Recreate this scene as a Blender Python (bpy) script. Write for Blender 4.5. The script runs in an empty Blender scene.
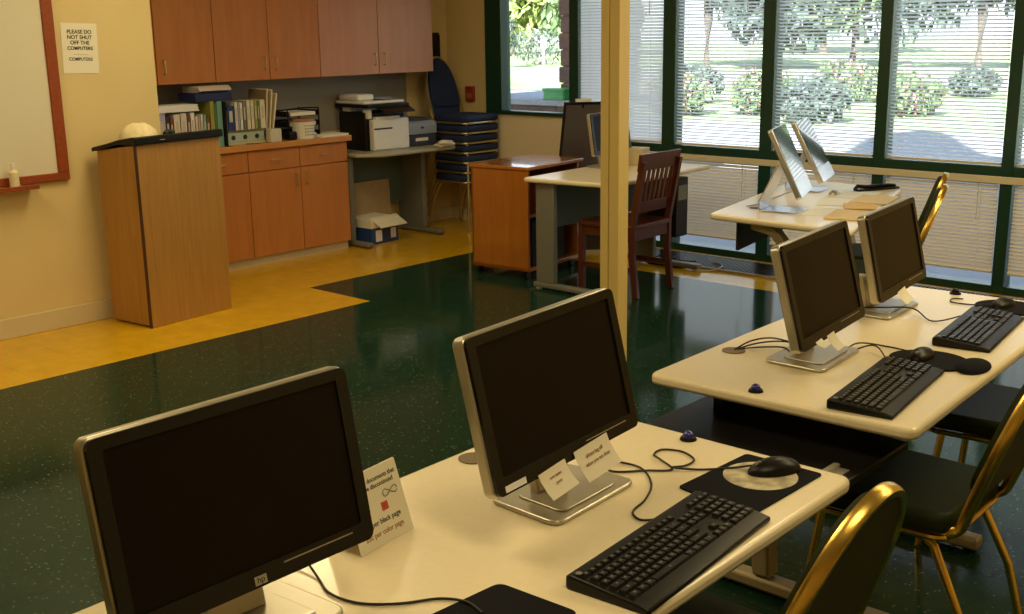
import bpy, bmesh, math, random
from mathutils import Vector, Matrix, Euler
random.seed(7)
S = bpy.context.scene
COL = S.collection
PI = math.pi

# ------------------------------------------------------------ camera, sky, sun, lights, exposure
cam = bpy.data.cameras.new('camera')
cam.sensor_width = 36.0
cam.lens = 1139.0 / 1024.0 * 36.0
cam.clip_start = 0.05
cam.clip_end = 400
co = bpy.data.objects.new('camera', cam)
COL.objects.link(co)
_R = Vector((0.7410, 0.6713, -0.0145)); _U = Vector((-0.1492, 0.1857, 0.9712)); _F = Vector((-0.6550, 0.7178, -0.2374))
M3 = Matrix((_R, _U, -_F)).transposed()
co.matrix_world = Matrix.Translation((0, 0, 1.66)) @ M3.to_4x4()
S.camera = co

S.view_settings.view_transform = 'Standard'
S.view_settings.look = 'None'
S.view_settings.gamma = 1
S.view_settings.use_curve_mapping = False
S.view_settings.exposure = 0.0

w = bpy.data.worlds.new('sky'); S.world = w; w.use_nodes = True
wn = w.node_tree.nodes; wl = w.node_tree.links
bg = wn['Background']
tc = wn.new('ShaderNodeTexCoord'); sx = wn.new('ShaderNodeSeparateXYZ'); rp = wn.new('ShaderNodeValToRGB')
wl.new(tc.outputs['Generated'], sx.inputs[0]); wl.new(sx.outputs['Z'], rp.inputs[0]); wl.new(rp.outputs[0], bg.inputs[0])
rp.color_ramp.elements[0].position = 0.0; rp.color_ramp.elements[0].color = (1.0, 1.0, 1.0, 1)
rp.color_ramp.elements[1].position = 0.6; rp.color_ramp.elements[1].color = (0.55, 0.72, 1.0, 1)
bg.inputs[1].default_value = 2.7

sun = bpy.data.lights.new('sun', 'SUN'); sun.energy = 38; sun.angle = math.radians(0.6); sun.color = (1, 0.96, 0.9)
so = bpy.data.objects.new('sun', sun); COL.objects.link(so)
SUN_D = Vector((-0.35, 1.0, 0)); ELEV = math.radians(35)
sd = Vector((SUN_D.x, SUN_D.y, -SUN_D.length * math.tan(ELEV)))
so.rotation_euler = sd.to_track_quat('-Z', 'Y').to_euler()

def area(name, loc, sx_, sy_, watts, col=(1.0, 0.80, 0.43)):
    l = bpy.data.lights.new(name, 'AREA'); l.shape = 'RECTANGLE'; l.size = sx_; l.size_y = sy_; l.energy = watts; l.color = col
    o = bpy.data.objects.new(name, l); COL.objects.link(o); o.location = loc
    return o
for lx, ly, e in ((-5.0, 1.4, 23), (-2.6, 1.2, 23), (-0.3, 1.2, 18), (-4.9, 3.6, 30), (-1.5, 4.5, 20), (-0.1, 4.1, 32), (-4.9, 5.6, 9), (-2.6, 5.6, 7), (0.9, 5.4, 14)):
    area('ceiling_panel_light', (lx, ly, 2.68), 1.2, 0.55, e)

# ------------------------------------------------------------ materials
def mat(name, col, rough=0.5, metal=0.0, spec=0.5, noise=0.0, nscale=20.0, bump=0.0, bscale=200.0, stretch=None, coat=0.0, col2=None):
    m = bpy.data.materials.new(name); m.use_nodes = True
    n = m.node_tree.nodes; l = m.node_tree.links
    b = n['Principled BSDF']
    b.inputs['Base Color'].default_value = (*col, 1); b.inputs['Roughness'].default_value = rough
    b.inputs['Metallic'].default_value = metal; b.inputs['Specular IOR Level'].default_value = spec
    b.inputs['Coat Weight'].default_value = coat; b.inputs['Coat Roughness'].default_value = 0.1
    t = n.new('ShaderNodeTexCoord'); mp = n.new('ShaderNodeMapping'); l.new(t.outputs['Object'], mp.inputs[0])
    if stretch: mp.inputs['Scale'].default_value = stretch
    if noise > 0 or col2:
        nz = n.new('ShaderNodeTexNoise'); nz.inputs['Scale'].default_value = nscale; nz.inputs['Detail'].default_value = 4
        l.new(mp.outputs[0], nz.inputs['Vector'])
        r = n.new('ShaderNodeValToRGB'); l.new(nz.outputs['Fac'], r.inputs[0])
        a = tuple(c * (1 - noise) for c in col); c2 = col2 if col2 else tuple(min(1, c * (1 + noise)) for c in col)
        r.color_ramp.elements[0].position = 0.35; r.color_ramp.elements[1].position = 0.65
        r.color_ramp.elements[0].color = (*a, 1); r.color_ramp.elements[1].color = (*c2, 1)
        l.new(r.outputs[0], b.inputs['Base Color'])
    if bump > 0:
        nb = n.new('ShaderNodeTexNoise'); nb.inputs['Scale'].default_value = bscale; l.new(mp.outputs[0], nb.inputs['Vector'])
        bp = n.new('ShaderNodeBump'); bp.inputs['Strength'].default_value = bump; bp.inputs['Distance'].default_value = 0.002
        l.new(nb.outputs['Fac'], bp.inputs['Height']); l.new(bp.outputs[0], b.inputs['Normal'])
    return m

def tile_mat(name, col, speck, rough, spec=0.3):
    m = bpy.data.materials.new(name); m.use_nodes = True
    n = m.node_tree.nodes; l = m.node_tree.links; b = n['Principled BSDF']; b.inputs['Specular IOR Level'].default_value = spec
    t = n.new('ShaderNodeTexCoord')
    v = n.new('ShaderNodeTexVoronoi'); v.inputs['Scale'].default_value = 42; l.new(t.outputs['Object'], v.inputs['Vector'])
    r = n.new('ShaderNodeValToRGB'); r.color_ramp.elements[0].position = 0.09; r.color_ramp.elements[1].position = 0.20
    r.color_ramp.elements[0].color = (*speck, 1); r.color_ramp.elements[1].color = (*col, 1)
    l.new(v.outputs['Distance'], r.inputs[0])
    nz = n.new('ShaderNodeTexNoise'); nz.inputs['Scale'].default_value = 9; nz.inputs['Detail'].default_value = 5; l.new(t.outputs['Object'], nz.inputs['Vector'])
    mx = n.new('ShaderNodeMix'); mx.data_type = 'RGBA'; mx.blend_type = 'MULTIPLY'; mx.inputs[0].default_value = 0.35
    l.new(r.outputs[0], mx.inputs[6]); l.new(nz.outputs['Fac'], mx.inputs[7])
    br = n.new('ShaderNodeTexBrick'); br.offset = 0; br.inputs['Scale'].default_value = 1.0
    br.inputs['Brick Width'].default_value = 0.3085; br.inputs['Row Height'].default_value = 0.3085; br.inputs['Mortar Size'].default_value = 0.0012
    br.inputs['Color1'].default_value = (1, 1, 1, 1); br.inputs['Color2'].default_value = (0.97, 0.97, 0.97, 1); br.inputs['Mortar'].default_value = (0.72, 0.72, 0.72, 1)
    mp = n.new('ShaderNodeMapping'); mp.inputs['Location'].default_value = (5.38, -4.57, 0); l.new(t.outputs['Object'], mp.inputs[0]); l.new(mp.outputs[0], br.inputs['Vector'])
    m2 = n.new('ShaderNodeMix'); m2.data_type = 'RGBA'; m2.blend_type = 'MULTIPLY'; m2.inputs[0].default_value = 1
    l.new(mx.outputs[2], m2.inputs[6]); l.new(br.outputs['Color'], m2.inputs[7]); l.new(m2.outputs[2], b.inputs['Base Color'])
    rr = n.new('ShaderNodeMapRange'); rr.inputs[3].default_value = rough * 0.7; rr.inputs[4].default_value = rough * 1.4; l.new(nz.outputs['Fac'], rr.inputs[0]); l.new(rr.outputs[0], b.inputs['Roughness'])
    bp = n.new('ShaderNodeBump'); bp.inputs['Strength'].default_value = 0.12; bp.inputs['Distance'].default_value = 0.002
    n2 = n.new('ShaderNodeTexNoise'); n2.inputs['Scale'].default_value = 14; l.new(t.outputs['Object'], n2.inputs['Vector']); l.new(n2.outputs['Fac'], bp.inputs['Height']); l.new(bp.outputs[0], b.inputs['Normal'])
    return m

def wood(name, c1, c2, rough=0.35, scale=(30, 30, 1.5), ns=3.0):
    m = bpy.data.materials.new(name); m.use_nodes = True
    n = m.node_tree.nodes; l = m.node_tree.links; b = n['Principled BSDF']; b.inputs['Roughness'].default_value = rough
    t = n.new('ShaderNodeTexCoord'); mp = n.new('ShaderNodeMapping'); mp.inputs['Scale'].default_value = scale
    l.new(t.outputs['Object'], mp.inputs[0]); nz = n.new('ShaderNodeTexNoise'); nz.inputs['Scale'].default_value = ns; nz.inputs['Detail'].default_value = 6; nz.inputs['Distortion'].default_value = 0.6
    l.new(mp.outputs[0], nz.inputs['Vector']); r = n.new('ShaderNodeValToRGB'); l.new(nz.outputs['Fac'], r.inputs[0])
    r.color_ramp.elements[0].position = 0.3; r.color_ramp.elements[1].position = 0.7
    r.color_ramp.elements[0].color = (*c1, 1); r.color_ramp.elements[1].color = (*c2, 1); l.new(r.outputs[0], b.inputs['Base Color'])
    return m

def glass_mat(name, tint=(0.93, 0.97, 0.96)):
    m = bpy.data.materials.new(name); m.use_nodes = True
    n = m.node_tree.nodes; l = m.node_tree.links; n.remove(n['Principled BSDF'])
    o = n['Material Output']; tr = n.new('ShaderNodeBsdfTransparent'); tr.inputs[0].default_value = (*tint, 1)
    g = n.new('ShaderNodeBsdfGlossy'); g.inputs['Roughness'].default_value = 0.02; f = n.new('ShaderNodeFresnel'); f.inputs[0].default_value = 1.45
    mx = n.new('ShaderNodeMixShader'); l.new(f.outputs[0], mx.inputs[0]); l.new(tr.outputs[0], mx.inputs[1]); l.new(g.outputs[0], mx.inputs[2]); l.new(mx.outputs[0], o.inputs[0])
    return m

def slat_mat(name, col, trans):
    m = bpy.data.materials.new(name); m.use_nodes = True
    n = m.node_tree.nodes; l = m.node_tree.links; n.remove(n['Principled BSDF']); o = n['Material Output']
    d = n.new('ShaderNodeBsdfDiffuse'); d.inputs[0].default_value = (*col, 1); t = n.new('ShaderNodeBsdfTranslucent'); t.inputs[0].default_value = (*col, 1)
    mx = n.new('ShaderNodeMixShader'); mx.inputs[0].default_value = trans; l.new(d.outputs[0], mx.inputs[1]); l.new(t.outputs[0], mx.inputs[2]); l.new(mx.outputs[0], o.inputs[0])
    return m

def brick_mat(name, c1, c2, mortar, sc=1.0, bw=0.22, rh=0.075):
    m = bpy.data.materials.new(name); m.use_nodes = True
    n = m.node_tree.nodes; l = m.node_tree.links; b = n['Principled BSDF']; b.inputs['Roughness'].default_value = 0.85
    t = n.new('ShaderNodeTexCoord'); sp = n.new('ShaderNodeSeparateXYZ'); cb = n.new('ShaderNodeCombineXYZ'); ad = n.new('ShaderNodeMath')
    l.new(t.outputs['Object'], sp.inputs[0]); l.new(sp.outputs[0], ad.inputs[0]); l.new(sp.outputs[1], ad.inputs[1]); l.new(ad.outputs[0], cb.inputs[0]); l.new(sp.outputs[2], cb.inputs[1])
    br = n.new('ShaderNodeTexBrick'); l.new(cb.outputs[0], br.inputs['Vector']); br.inputs['Scale'].default_value = sc
    br.inputs['Brick Width'].default_value = bw; br.inputs['Row Height'].default_value = rh; br.inputs['Mortar Size'].default_value = 0.008
    br.inputs['Color1'].default_value = (*c1, 1); br.inputs['Color2'].default_value = (*c2, 1); br.inputs['Mortar'].default_value = (*mortar, 1)
    l.new(br.outputs['Color'], b.inputs['Base Color'])
    return m

M = {}
M['wall'] = mat('wall_paint', (0.74, 0.58, 0.28), 0.75, noise=0.02, nscale=3, bump=0.15, bscale=300)
M['column'] = mat('column_paint', (0.84, 0.62, 0.22), 0.5, bump=0.05)
M['ceil'] = mat('ceiling_tile', (0.8, 0.78, 0.7), 0.9, noise=0.05, nscale=150)
M['base'] = mat('baseboard_vinyl', (0.66, 0.56, 0.34), 0.45)
M['green_tile'] = tile_mat('green_tile', (0.012, 0.042, 0.024), (0.14, 0.19, 0.14), 0.10, 0.12)
M['yellow_tile'] = tile_mat('yellow_tile', (0.80, 0.46, 0.012), (0.86, 0.56, 0.05), 0.14)
M['grey_tile'] = tile_mat('grey_tile', (0.16, 0.16, 0.13), (0.3, 0.3, 0.25), 0.12)
M['cab'] = wood('cabinet_maple', (0.46, 0.165, 0.035), (0.54, 0.205, 0.05), 0.33, (6, 6, 0.7))
M['cab_dark'] = mat('cabinet_gap', (0.10, 0.035, 0.01), 0.7)
M['counter'] = wood('counter_laminate', (0.55, 0.23, 0.06), (0.60, 0.27, 0.08), 0.22, (8, 1, 8))
M['lectern'] = wood('lectern_oak', (0.38, 0.185, 0.035), (0.47, 0.24, 0.05), 0.42, (22, 22, 1.0))
M['cherry'] = wood('desk_cherry', (0.38, 0.125, 0.015), (0.47, 0.165, 0.025), 0.16, (10, 10, 0.8))
M['cherry'].node_tree.nodes['Principled BSDF'].inputs['Coat Weight'].default_value = 0.7
M['redwood'] = wood('chair_mahogany', (0.065, 0.012, 0.006), (0.10, 0.020, 0.009), 0.28, (12, 12, 1.2))
M['frame_red'] = wood('whiteboard_frame_wood', (0.26, 0.05, 0.012), (0.33, 0.07, 0.018), 0.4, (1, 14, 14))
M['wboard'] = mat('whiteboard_enamel', (0.78, 0.72, 0.56), 0.3)
M['table'] = mat('table_laminate', (0.88, 0.76, 0.53), 0.28, noise=0.015, nscale=60, coat=0.3)
M['table_edge'] = mat('table_edge_vinyl', (0.70, 0.54, 0.29), 0.4)
M['greymetal'] = mat('painted_grey_metal', (0.20, 0.20, 0.17), 0.45, metal=0.2)
M['tan_metal'] = mat('painted_tan_metal', (0.42, 0.34, 0.20), 0.45, metal=0.2)
M['teal_panel'] = mat('teal_panel', (0.10, 0.14, 0.13), 0.6)
M['black'] = mat('black_plastic', (0.008, 0.007, 0.006), 0.35, spec=0.25)
M['black_gloss'] = mat('black_bezel_plastic', (0.012, 0.010, 0.008), 0.18, spec=0.3)
M['screen'] = mat('lcd_off', (0.010, 0.006, 0.004), 0.30, spec=0.12)
M['screen_glass'] = mat('glossy_lcd', (0.01, 0.03, 0.03), 0.03, coat=1.0)
M['key'] = mat('key_plastic', (0.014, 0.013, 0.014), 0.3, bump=0.05)
M['keylegend'] = mat('key_print', (0.22, 0.21, 0.19), 0.5)
M['silver'] = mat('silver_plastic', (0.50, 0.46, 0.37), 0.3, metal=0.65)
M['bright_silver'] = mat('polished_silver', (0.80, 0.80, 0.82), 0.25, metal=0.35)
M['alu'] = mat('anodized_aluminium', (0.72, 0.74, 0.80), 0.22, metal=0.8)
M['white_pl'] = mat('white_plastic', (0.82, 0.80, 0.76), 0.35)
M['gold'] = mat('gold_brass_tube', (0.90, 0.60, 0.14), 0.26, metal=1.0, noise=0.03, nscale=40, bump=0.03, bscale=60)
M['olive_vinyl'] = mat('dark_olive_vinyl', (0.022, 0.028, 0.008), 0.5, spec=0.12, bump=0.2, bscale=90)
M['olive_back'] = mat('olive_back_fabric', (0.055, 0.050, 0.010), 0.7, bump=0.3, bscale=400)
M['champagne'] = mat('champagne_tube', (0.62, 0.50, 0.28), 0.3, metal=0.85)
M['blue_fabric'] = mat('navy_fabric', (0.012, 0.028, 0.10), 0.85, bump=0.3, bscale=500)
M['frame_green'] = mat('window_frame_green', (0.008, 0.050, 0.030), 0.35)
M['glass'] = glass_mat('window_glass')
M['slat'] = slat_mat('blind_slat_white', (0.92, 0.92, 0.96), 0.78)
M['slat_low'] = slat_mat('blind_slat_cream', (0.84, 0.76, 0.64), 0.12)
M['rail'] = mat('blind_rail', (0.78, 0.70, 0.52), 0.4)
M['cord'] = mat('blind_cord', (0.8, 0.78, 0.72), 0.6)
M['cable'] = mat('black_cable', (0.015, 0.012, 0.01), 0.45)
M['white_cable'] = mat('pale_cable', (0.6, 0.55, 0.42), 0.5)
M['paper'] = mat('paper', (0.86, 0.80, 0.64), 0.7)
M['white_paper'] = mat('white_paper', (0.88, 0.88, 0.88), 0.6)
M['manila'] = mat('manila_card', (0.74, 0.58, 0.32), 0.6)
M['ink'] = mat('ink_black', (0.02, 0.02, 0.02), 0.6)
M['ink_red'] = mat('ink_red', (0.55, 0.08, 0.04), 0.6)
M['ink_brown'] = mat('ink_brown', (0.35, 0.18, 0.06), 0.6)
M['ink_grey'] = mat('ink_grey', (0.30, 0.30, 0.25), 0.6)
M['blue_gem'] = mat('blue_button_plastic', (0.02, 0.02, 0.22), 0.15, coat=0.5)
M['mousepad'] = mat('mousepad_cloth', (0.008, 0.008, 0.010), 0.9, spec=0.15, bump=0.1, bscale=900)
M['disc'] = mat('printed_disc_picture', (0.42, 0.36, 0.24), 0.4, col2=(0.70, 0.62, 0.42), noise=0.3, nscale=28)
M['bookblue'] = mat('book_navy', (0.012, 0.022, 0.10), 0.5)
M['cloth'] = mat('white_cloth', (0.75, 0.70, 0.60), 0.9)
M['cream'] = mat('cream_cloth', (0.80, 0.68, 0.42), 0.9, noise=0.08, nscale=30)
M['red_box'] = mat('red_plastic', (0.35, 0.03, 0.02), 0.4)
M['brick'] = brick_mat('brown_brick', (0.13, 0.065, 0.05), (0.085, 0.045, 0.035), (0.09, 0.07, 0.06))
M['concrete'] = mat('concrete', (0.55, 0.53, 0.52), 0.9, noise=0.06, nscale=6)
M['ledge'] = mat('stone_ledge', (0.26, 0.26, 0.29), 0.9, noise=0.05)
M['pavement'] = mat('pale_pavement', (0.22, 0.21, 0.225), 0.9, noise=0.05, nscale=2)
M['lawn'] = mat('lawn_grass', (0.22, 0.28, 0.13), 0.95, noise=0.25, nscale=0.6)
M['leaf'] = mat('tree_leaves', (0.09, 0.14, 0.06), 0.7, noise=0.4, nscale=3)
M['leaf_dark'] = mat('blue_green_leaves', (0.060, 0.085, 0.070), 0.7, noise=0.3, nscale=3)
M['leaf_yel'] = mat('yellow_green_leaves', (0.22, 0.28, 0.08), 0.7, noise=0.3, nscale=3)
M['bark'] = mat('bark', (0.10, 0.075, 0.06), 0.9, noise=0.3, nscale=12)
M['flower'] = mat('pink_flowers', (0.55, 0.22, 0.20), 0.8)
M['green_pl'] = mat('green_plastic', (0.03, 0.22, 0.05), 0.5)
M['grille'] = mat('grille_metal', (0.05, 0.035, 0.02), 0.35, metal=0.6)
M['dark'] = mat('dark_void', (0.012, 0.010, 0.008), 0.8)
M['bluebox'] = mat('blue_print', (0.02, 0.06, 0.22), 0.5)
M['cardboard'] = mat('cardboard', (0.42, 0.31, 0.17), 0.85, noise=0.05)
M['print_grey'] = mat('printer_grey_blue', (0.28, 0.32, 0.42), 0.4)
M['print_dark'] = mat('printer_dark_blue', (0.035, 0.045, 0.08), 0.4)

# ------------------------------------------------------------ mesh helpers
class MB:
    def __init__(s): s.bm = bmesh.new()
    def _x(s, vs, mx):
        for v in vs: v.co = mx @ v.co
    def box(s, x0, x1, y0, y1, z0, z1, mi=0, mx=None):
        r = bmesh.ops.create_cube(s.bm, size=1)
        for v in r['verts']:
            v.co = Vector(((x0 + x1) / 2 + v.co.x * (x1 - x0), (y0 + y1) / 2 + v.co.y * (y1 - y0), (z0 + z1) / 2 + v.co.z * (z1 - z0)))
            if mx: v.co = mx @ v.co
        if mi:
            for f in {f for v in r['verts'] for f in v.link_faces}: f.material_index = mi
        return s
    def cyl(s, p0, p1, r0, r1=None, seg=16, caps=True):
        p0 = Vector(p0); p1 = Vector(p1); r1 = r0 if r1 is None else r1
        d = p1 - p0; q = d.to_track_quat('Z', 'Y').to_matrix().to_4x4()
        r = bmesh.ops.create_cone(s.bm, cap_ends=caps, segments=seg, radius1=r0, radius2=r1, depth=d.length)
        s._x(r['verts'], Matrix.Translation((p0 + p1) / 2) @ q)
        return s
    def ball(s, c, r, sc=(1, 1, 1), seg=16, half=False):
        q = bmesh.ops.create_uvsphere(s.bm, u_segments=seg, v_segments=max(6, seg // 2), radius=r)
        s._x(q['verts'], Matrix.Translation(c) @ Matrix.Diagonal((*sc, 1)))
        return s
    def prism(s, pts, z0, z1, mx=None, mi=0):
        """closed outline pts (x,y) extruded from z0 to z1"""
        b = [s.bm.verts.new((p[0], p[1], z0)) for p in pts]; t = [s.bm.verts.new((p[0], p[1], z1)) for p in pts]
        n = len(pts); fs = [s.bm.faces.new(b[::-1]), s.bm.faces.new(t)]
        for i in range(n): fs.append(s.bm.faces.new((b[i], b[(i + 1) % n], t[(i + 1) % n], t[i])))
        for f in fs: f.material_index = mi
        if mx: s._x(b + t, mx)
        return s
    def sweep(s, pts, prof, up=Vector((0, 0, 1)), closed=False):
        """sweep a closed 2-D profile along points"""
        pts = [Vector(p) for p in pts]; n = len(pts); rings = []
        for i, p in enumerate(pts):
            a = pts[(i - 1) % n] if (i > 0 or closed) else p; b = pts[(i + 1) % n] if (i < n - 1 or closed) else p
            t = (b - a).normalized(); x = t.cross(up)
            if x.length < 1e-4: x = t.cross(Vector((1, 0, 0)))
            x.normalize(); y = x.cross(t).normalized()
            rings.append([s.bm.verts.new(p + x * u + y * v) for u, v in prof])
        k = len(prof)
        for i in range(n if closed else n - 1):
            A = rings[i]; B = rings[(i + 1) % n]
            for j in range(k): s.bm.faces.new((A[j], A[(j + 1) % k], B[(j + 1) % k], B[j]))
        if not closed:
            s.bm.faces.new(rings[0][::-1]); s.bm.faces.new(rings[-1])
        return s
    def tube(s, pts, r, seg=8, up=Vector((0, 0, 1)), closed=False):
        return s.sweep(pts, [(r * math.cos(2 * PI * j / seg), r * math.sin(2 * PI * j / seg)) for j in range(seg)], up, closed)
    def build(s, name, m, parent=None, loc=None, rot=None, bevel=0.0, smooth=False, mats=None, seg=2, subsurf=0):
        bmesh.ops.recalc_face_normals(s.bm, faces=s.bm.faces[:])
        me = bpy.data.meshes.new(name); s.bm.to_mesh(me); s.bm.free()
        for q in (mats or [m]): me.materials.append(q)
        o = bpy.data.objects.new(name, me); COL.objects.link(o)
        if parent: o.parent = parent
        if loc is not None: o.location = loc
        if rot is not None: o.rotation_euler = rot
        if smooth or bevel:
            for p in me.polygons: p.use_smooth = True
            try: me.set_sharp_from_angle(angle=math.radians(40))
            except Exception: pass
        if bevel:
            b = o.modifiers.new('bevel', 'BEVEL'); b.width = bevel; b.segments = seg; b.limit_method = 'ANGLE'; b.angle_limit = math.radians(40)
        if subsurf:
            u = o.modifiers.new('sub', 'SUBSURF'); u.levels = subsurf; u.render_levels = subsurf
        return o

def rrect(w_, h_, r, n=5, cx=0, cy=0):
    out = []
    for sx_, sy_, a0 in ((1, 1, 0), (-1, 1, PI / 2), (-1, -1, PI), (1, -1, 1.5 * PI)):
        for i in range(n + 1):
            a = a0 + PI / 2 * i / n
            out.append((cx + sx_ * (w_ / 2 - r) + r * math.cos(a), cy + sy_ * (h_ / 2 - r) + r * math.sin(a)))
    return out
def roundpoly(P, r, n=6):
    out = []; k = len(P)
    for i in range(k):
        a, b, c = Vector(P[i - 1]), Vector(P[i]), Vector(P[(i + 1) % k])
        u = (a - b).normalized(); v = (c - b).normalized(); ang = u.angle(v); d = r / math.tan(ang / 2)
        p0 = b + u * d; p1 = b + v * d
        for j in range(n + 1):
            t = j / n; out.append(tuple((1 - t) ** 2 * p0 + 2 * t * (1 - t) * b + t * t * p1))
    return out
def smooth_path(P, n=8):
    P = [Vector(p) for p in P]; Q = [P[0]] + P + [P[-1]]; out = []
    for i in range(1, len(Q) - 2):
        a, b, c, d = Q[i - 1], Q[i], Q[i + 1], Q[i + 2]
        for j in range(n):
            t = j / n
            out.append(0.5 * ((2 * b) + (c - a) * t + (2 * a - 5 * b + 4 * c - d) * t * t + (3 * b - a - 3 * c + d) * t ** 3))
    out.append(P[-1]); return out

def empty(name, loc=(0, 0, 0), rz=0.0):
    o = bpy.data.objects.new(name, None); COL.objects.link(o); o.location = loc; o.rotation_euler = (0, 0, rz); o.empty_display_size = 0.1
    return o
def tag(o, label, cat, group=None, kind=None):
    o['label'] = label; o['category'] = cat
    if group: o['group'] = group
    if kind: o['kind'] = kind
    return o
def struct(o, label=None):
    o['kind'] = 'structure'
    if label: o['label'] = label
    return o
def children(o): return [c for c in bpy.data.objects if c.parent == o]
def copy_tree(o, parent=None):
    c = o.copy(); COL.objects.link(c)
    if parent: c.parent = parent
    for ch in children(o): copy_tree(ch, c)
    return c
def text(name, body, size, m, parent, mx, align='CENTER', extrude=0.0003, bold=0.0):
    cu = bpy.data.curves.new(name, 'FONT'); cu.body = body; cu.size = size; cu.align_x = align; cu.extrude = extrude; cu.offset = bold
    t = bpy.data.objects.new(name + '_tmp', cu); COL.objects.link(t)
    dg = bpy.context.evaluated_depsgraph_get(); dg.update()
    me = bpy.data.meshes.new_from_object(t.evaluated_get(dg)); bpy.data.objects.remove(t)
    me.transform(mx); me.materials.clear(); me.materials.append(m); me.name = name
    o = bpy.data.objects.new(name, me); COL.objects.link(o)
    if parent: o.parent = parent
    return o
# text lying in plane with normal +X, reading along +Y, up +Z
FACE_X = Matrix(((0, 0, 1, 0), (1, 0, 0, 0), (0, 1, 0, 0), (0, 0, 0, 1)))

# ------------------------------------------------------------ room shell
WY = 7.2; BX = -7.3; LX = -6.29; CZ = 2.7
XR = 2.2; YF = -1.6
def poly_floor():
    b = bmesh.new()
    def q(x0, x1, y0, y1, mi):
        vs = [b.verts.new(p) for p in ((x0, y0, 0), (x1, y0, 0), (x1, y1, 0), (x0, y1, 0))]
        f = b.faces.new(vs); f.material_index = mi
    q(-7.4, -5.38, YF - .1, 4.57, 1); q(-7.4, -5.997, 4.57, 7.3, 1); q(-5.997, XR + .1, 6.37, 7.3, 1)
    q(-5.38, XR + .1, YF - .1, 2.0, 0); q(-5.38, XR + .1, 2.0, 4.57, 0); q(-5.997, XR + .1, 4.57, 6.37, 0)
    me = bpy.data.meshes.new('floor'); b.to_mesh(me); b.free()
    me.materials.append(M['green_tile']); me.materials.append(M['yellow_tile'])
    o = bpy.data.objects.new('floor', me); COL.objects.link(o); return struct(o)
poly_floor()
# slab below the floor so it has thickness
struct(MB().box(-7.45, XR + .15, YF - .15, 7.3, -0.25, -0.005).build('floor_slab', M['concrete']))
struct(MB().box(-7.45, XR + .15, YF - .15, 7.5, CZ, CZ + .25).build('ceiling', M['ceil']))
struct(MB().box(-7.45, LX, YF - .1, 3.74, 0, CZ).build('wall_left', M['wall']))
struct(MB().box(-7.45, BX, 3.74, 7.35, 0, CZ).build('wall_back', M['wall']))
struct(MB().box(XR, XR + .15, YF - .1, 7.35, 0, CZ).build('wall_right', M['wall']))
struct(MB().box(-7.45, XR + .15, YF - .15, YF, 0, CZ).build('wall_front', M['wall']))
struct(MB().prism([(LX, YF), (LX + .012, YF), (LX + .012, 3.74), (LX, 3.74)], 0, 0.115).build('baseboard_left', M['base'], bevel=0.003))
struct(MB().box(BX, BX + .012, 5.7, WY, 0, 0.11).build('baseboard_back', M['base'], bevel=0.003))
# window wall: solid corner strip, panel under the clear window, header, far solid right end
wb = MB()
wb.box(BX, -6.84, WY, WY + .15, 0, CZ)
wb.box(-6.84, XR, WY, WY + .15, 2.07, CZ)
wb.box(-1.575, XR, WY, WY + .15, 0, 2.07)
struct(wb.build('wall_window', M['wall']))
struct(MB().box(-6.84, -5.89, WY - .004, WY + .15, 0, 0.955).build('wall_under_window', mat('cream_wall_panel', (.84, .74, .54), .7)))
struct(MB().box(BX, -6.0, WY - .012, WY, 0, 0.11).build('baseboard_window', M['base']))

# mullions and rails
FY0, FY1 = WY - 0.03, WY + 0.09
def bar(name, x0, x1, z0, z1, y0=FY0, y1=FY1):
    return struct(MB().box(x0, x1, y0, y1, z0, z1).build(name, M['frame_green'], bevel=0.004))
mull = [(-6.81, -6.63), (-5.89, -5.80), (-4.99, -4.88), (-4.155, -4.06), (-3.305, -3.225), (-2.475, -2.40), (-1.65, -1.575)]
for i, (a, b) in enumerate(mull):
    z0 = 0.955 if i == 0 else 0.0
    bar('trim_%d' % (i + 1), a, b, z0, 2.07)
n = len(mull)
bar('trim_%d' % (n + 1), -6.63, -5.89, 0.955, 0.985)           # thin sill of the clear window
k = n + 2
for i in range(1, len(mull) - 1):
    x0 = mull[i][1]; x1 = mull[i + 1][0]
    bar('trim_%d' % k, x0, x1, 0.735, 0.795); k += 1             # transom between upper and lower pane
    bar('trim_%d' % k, x0, x1, 0.0, 0.05); k += 1                # bottom rail
    bar('trim_%d' % k, x0, x1, 2.02, 2.07); k += 1
bar('trim_%d' % k, -6.63, -5.89, 2.02, 2.07); k += 1
wi = 1
def window(x0, x1, z0, z1):
    global wi
    o = MB().box(x0, x1, WY + .045, WY + .051, z0, z1).build('window_%d' % wi, M['glass']); wi += 1
    return struct(o)
window(-6.63, -5.89, 0.985, 2.02)
for i in range(1, len(mull) - 1):
    x0 = mull[i][1]; x1 = mull[i + 1][0]
    window(x0, x1, 0.795, 2.02); window(x0, x1, 0.05, 0.735)

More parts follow.
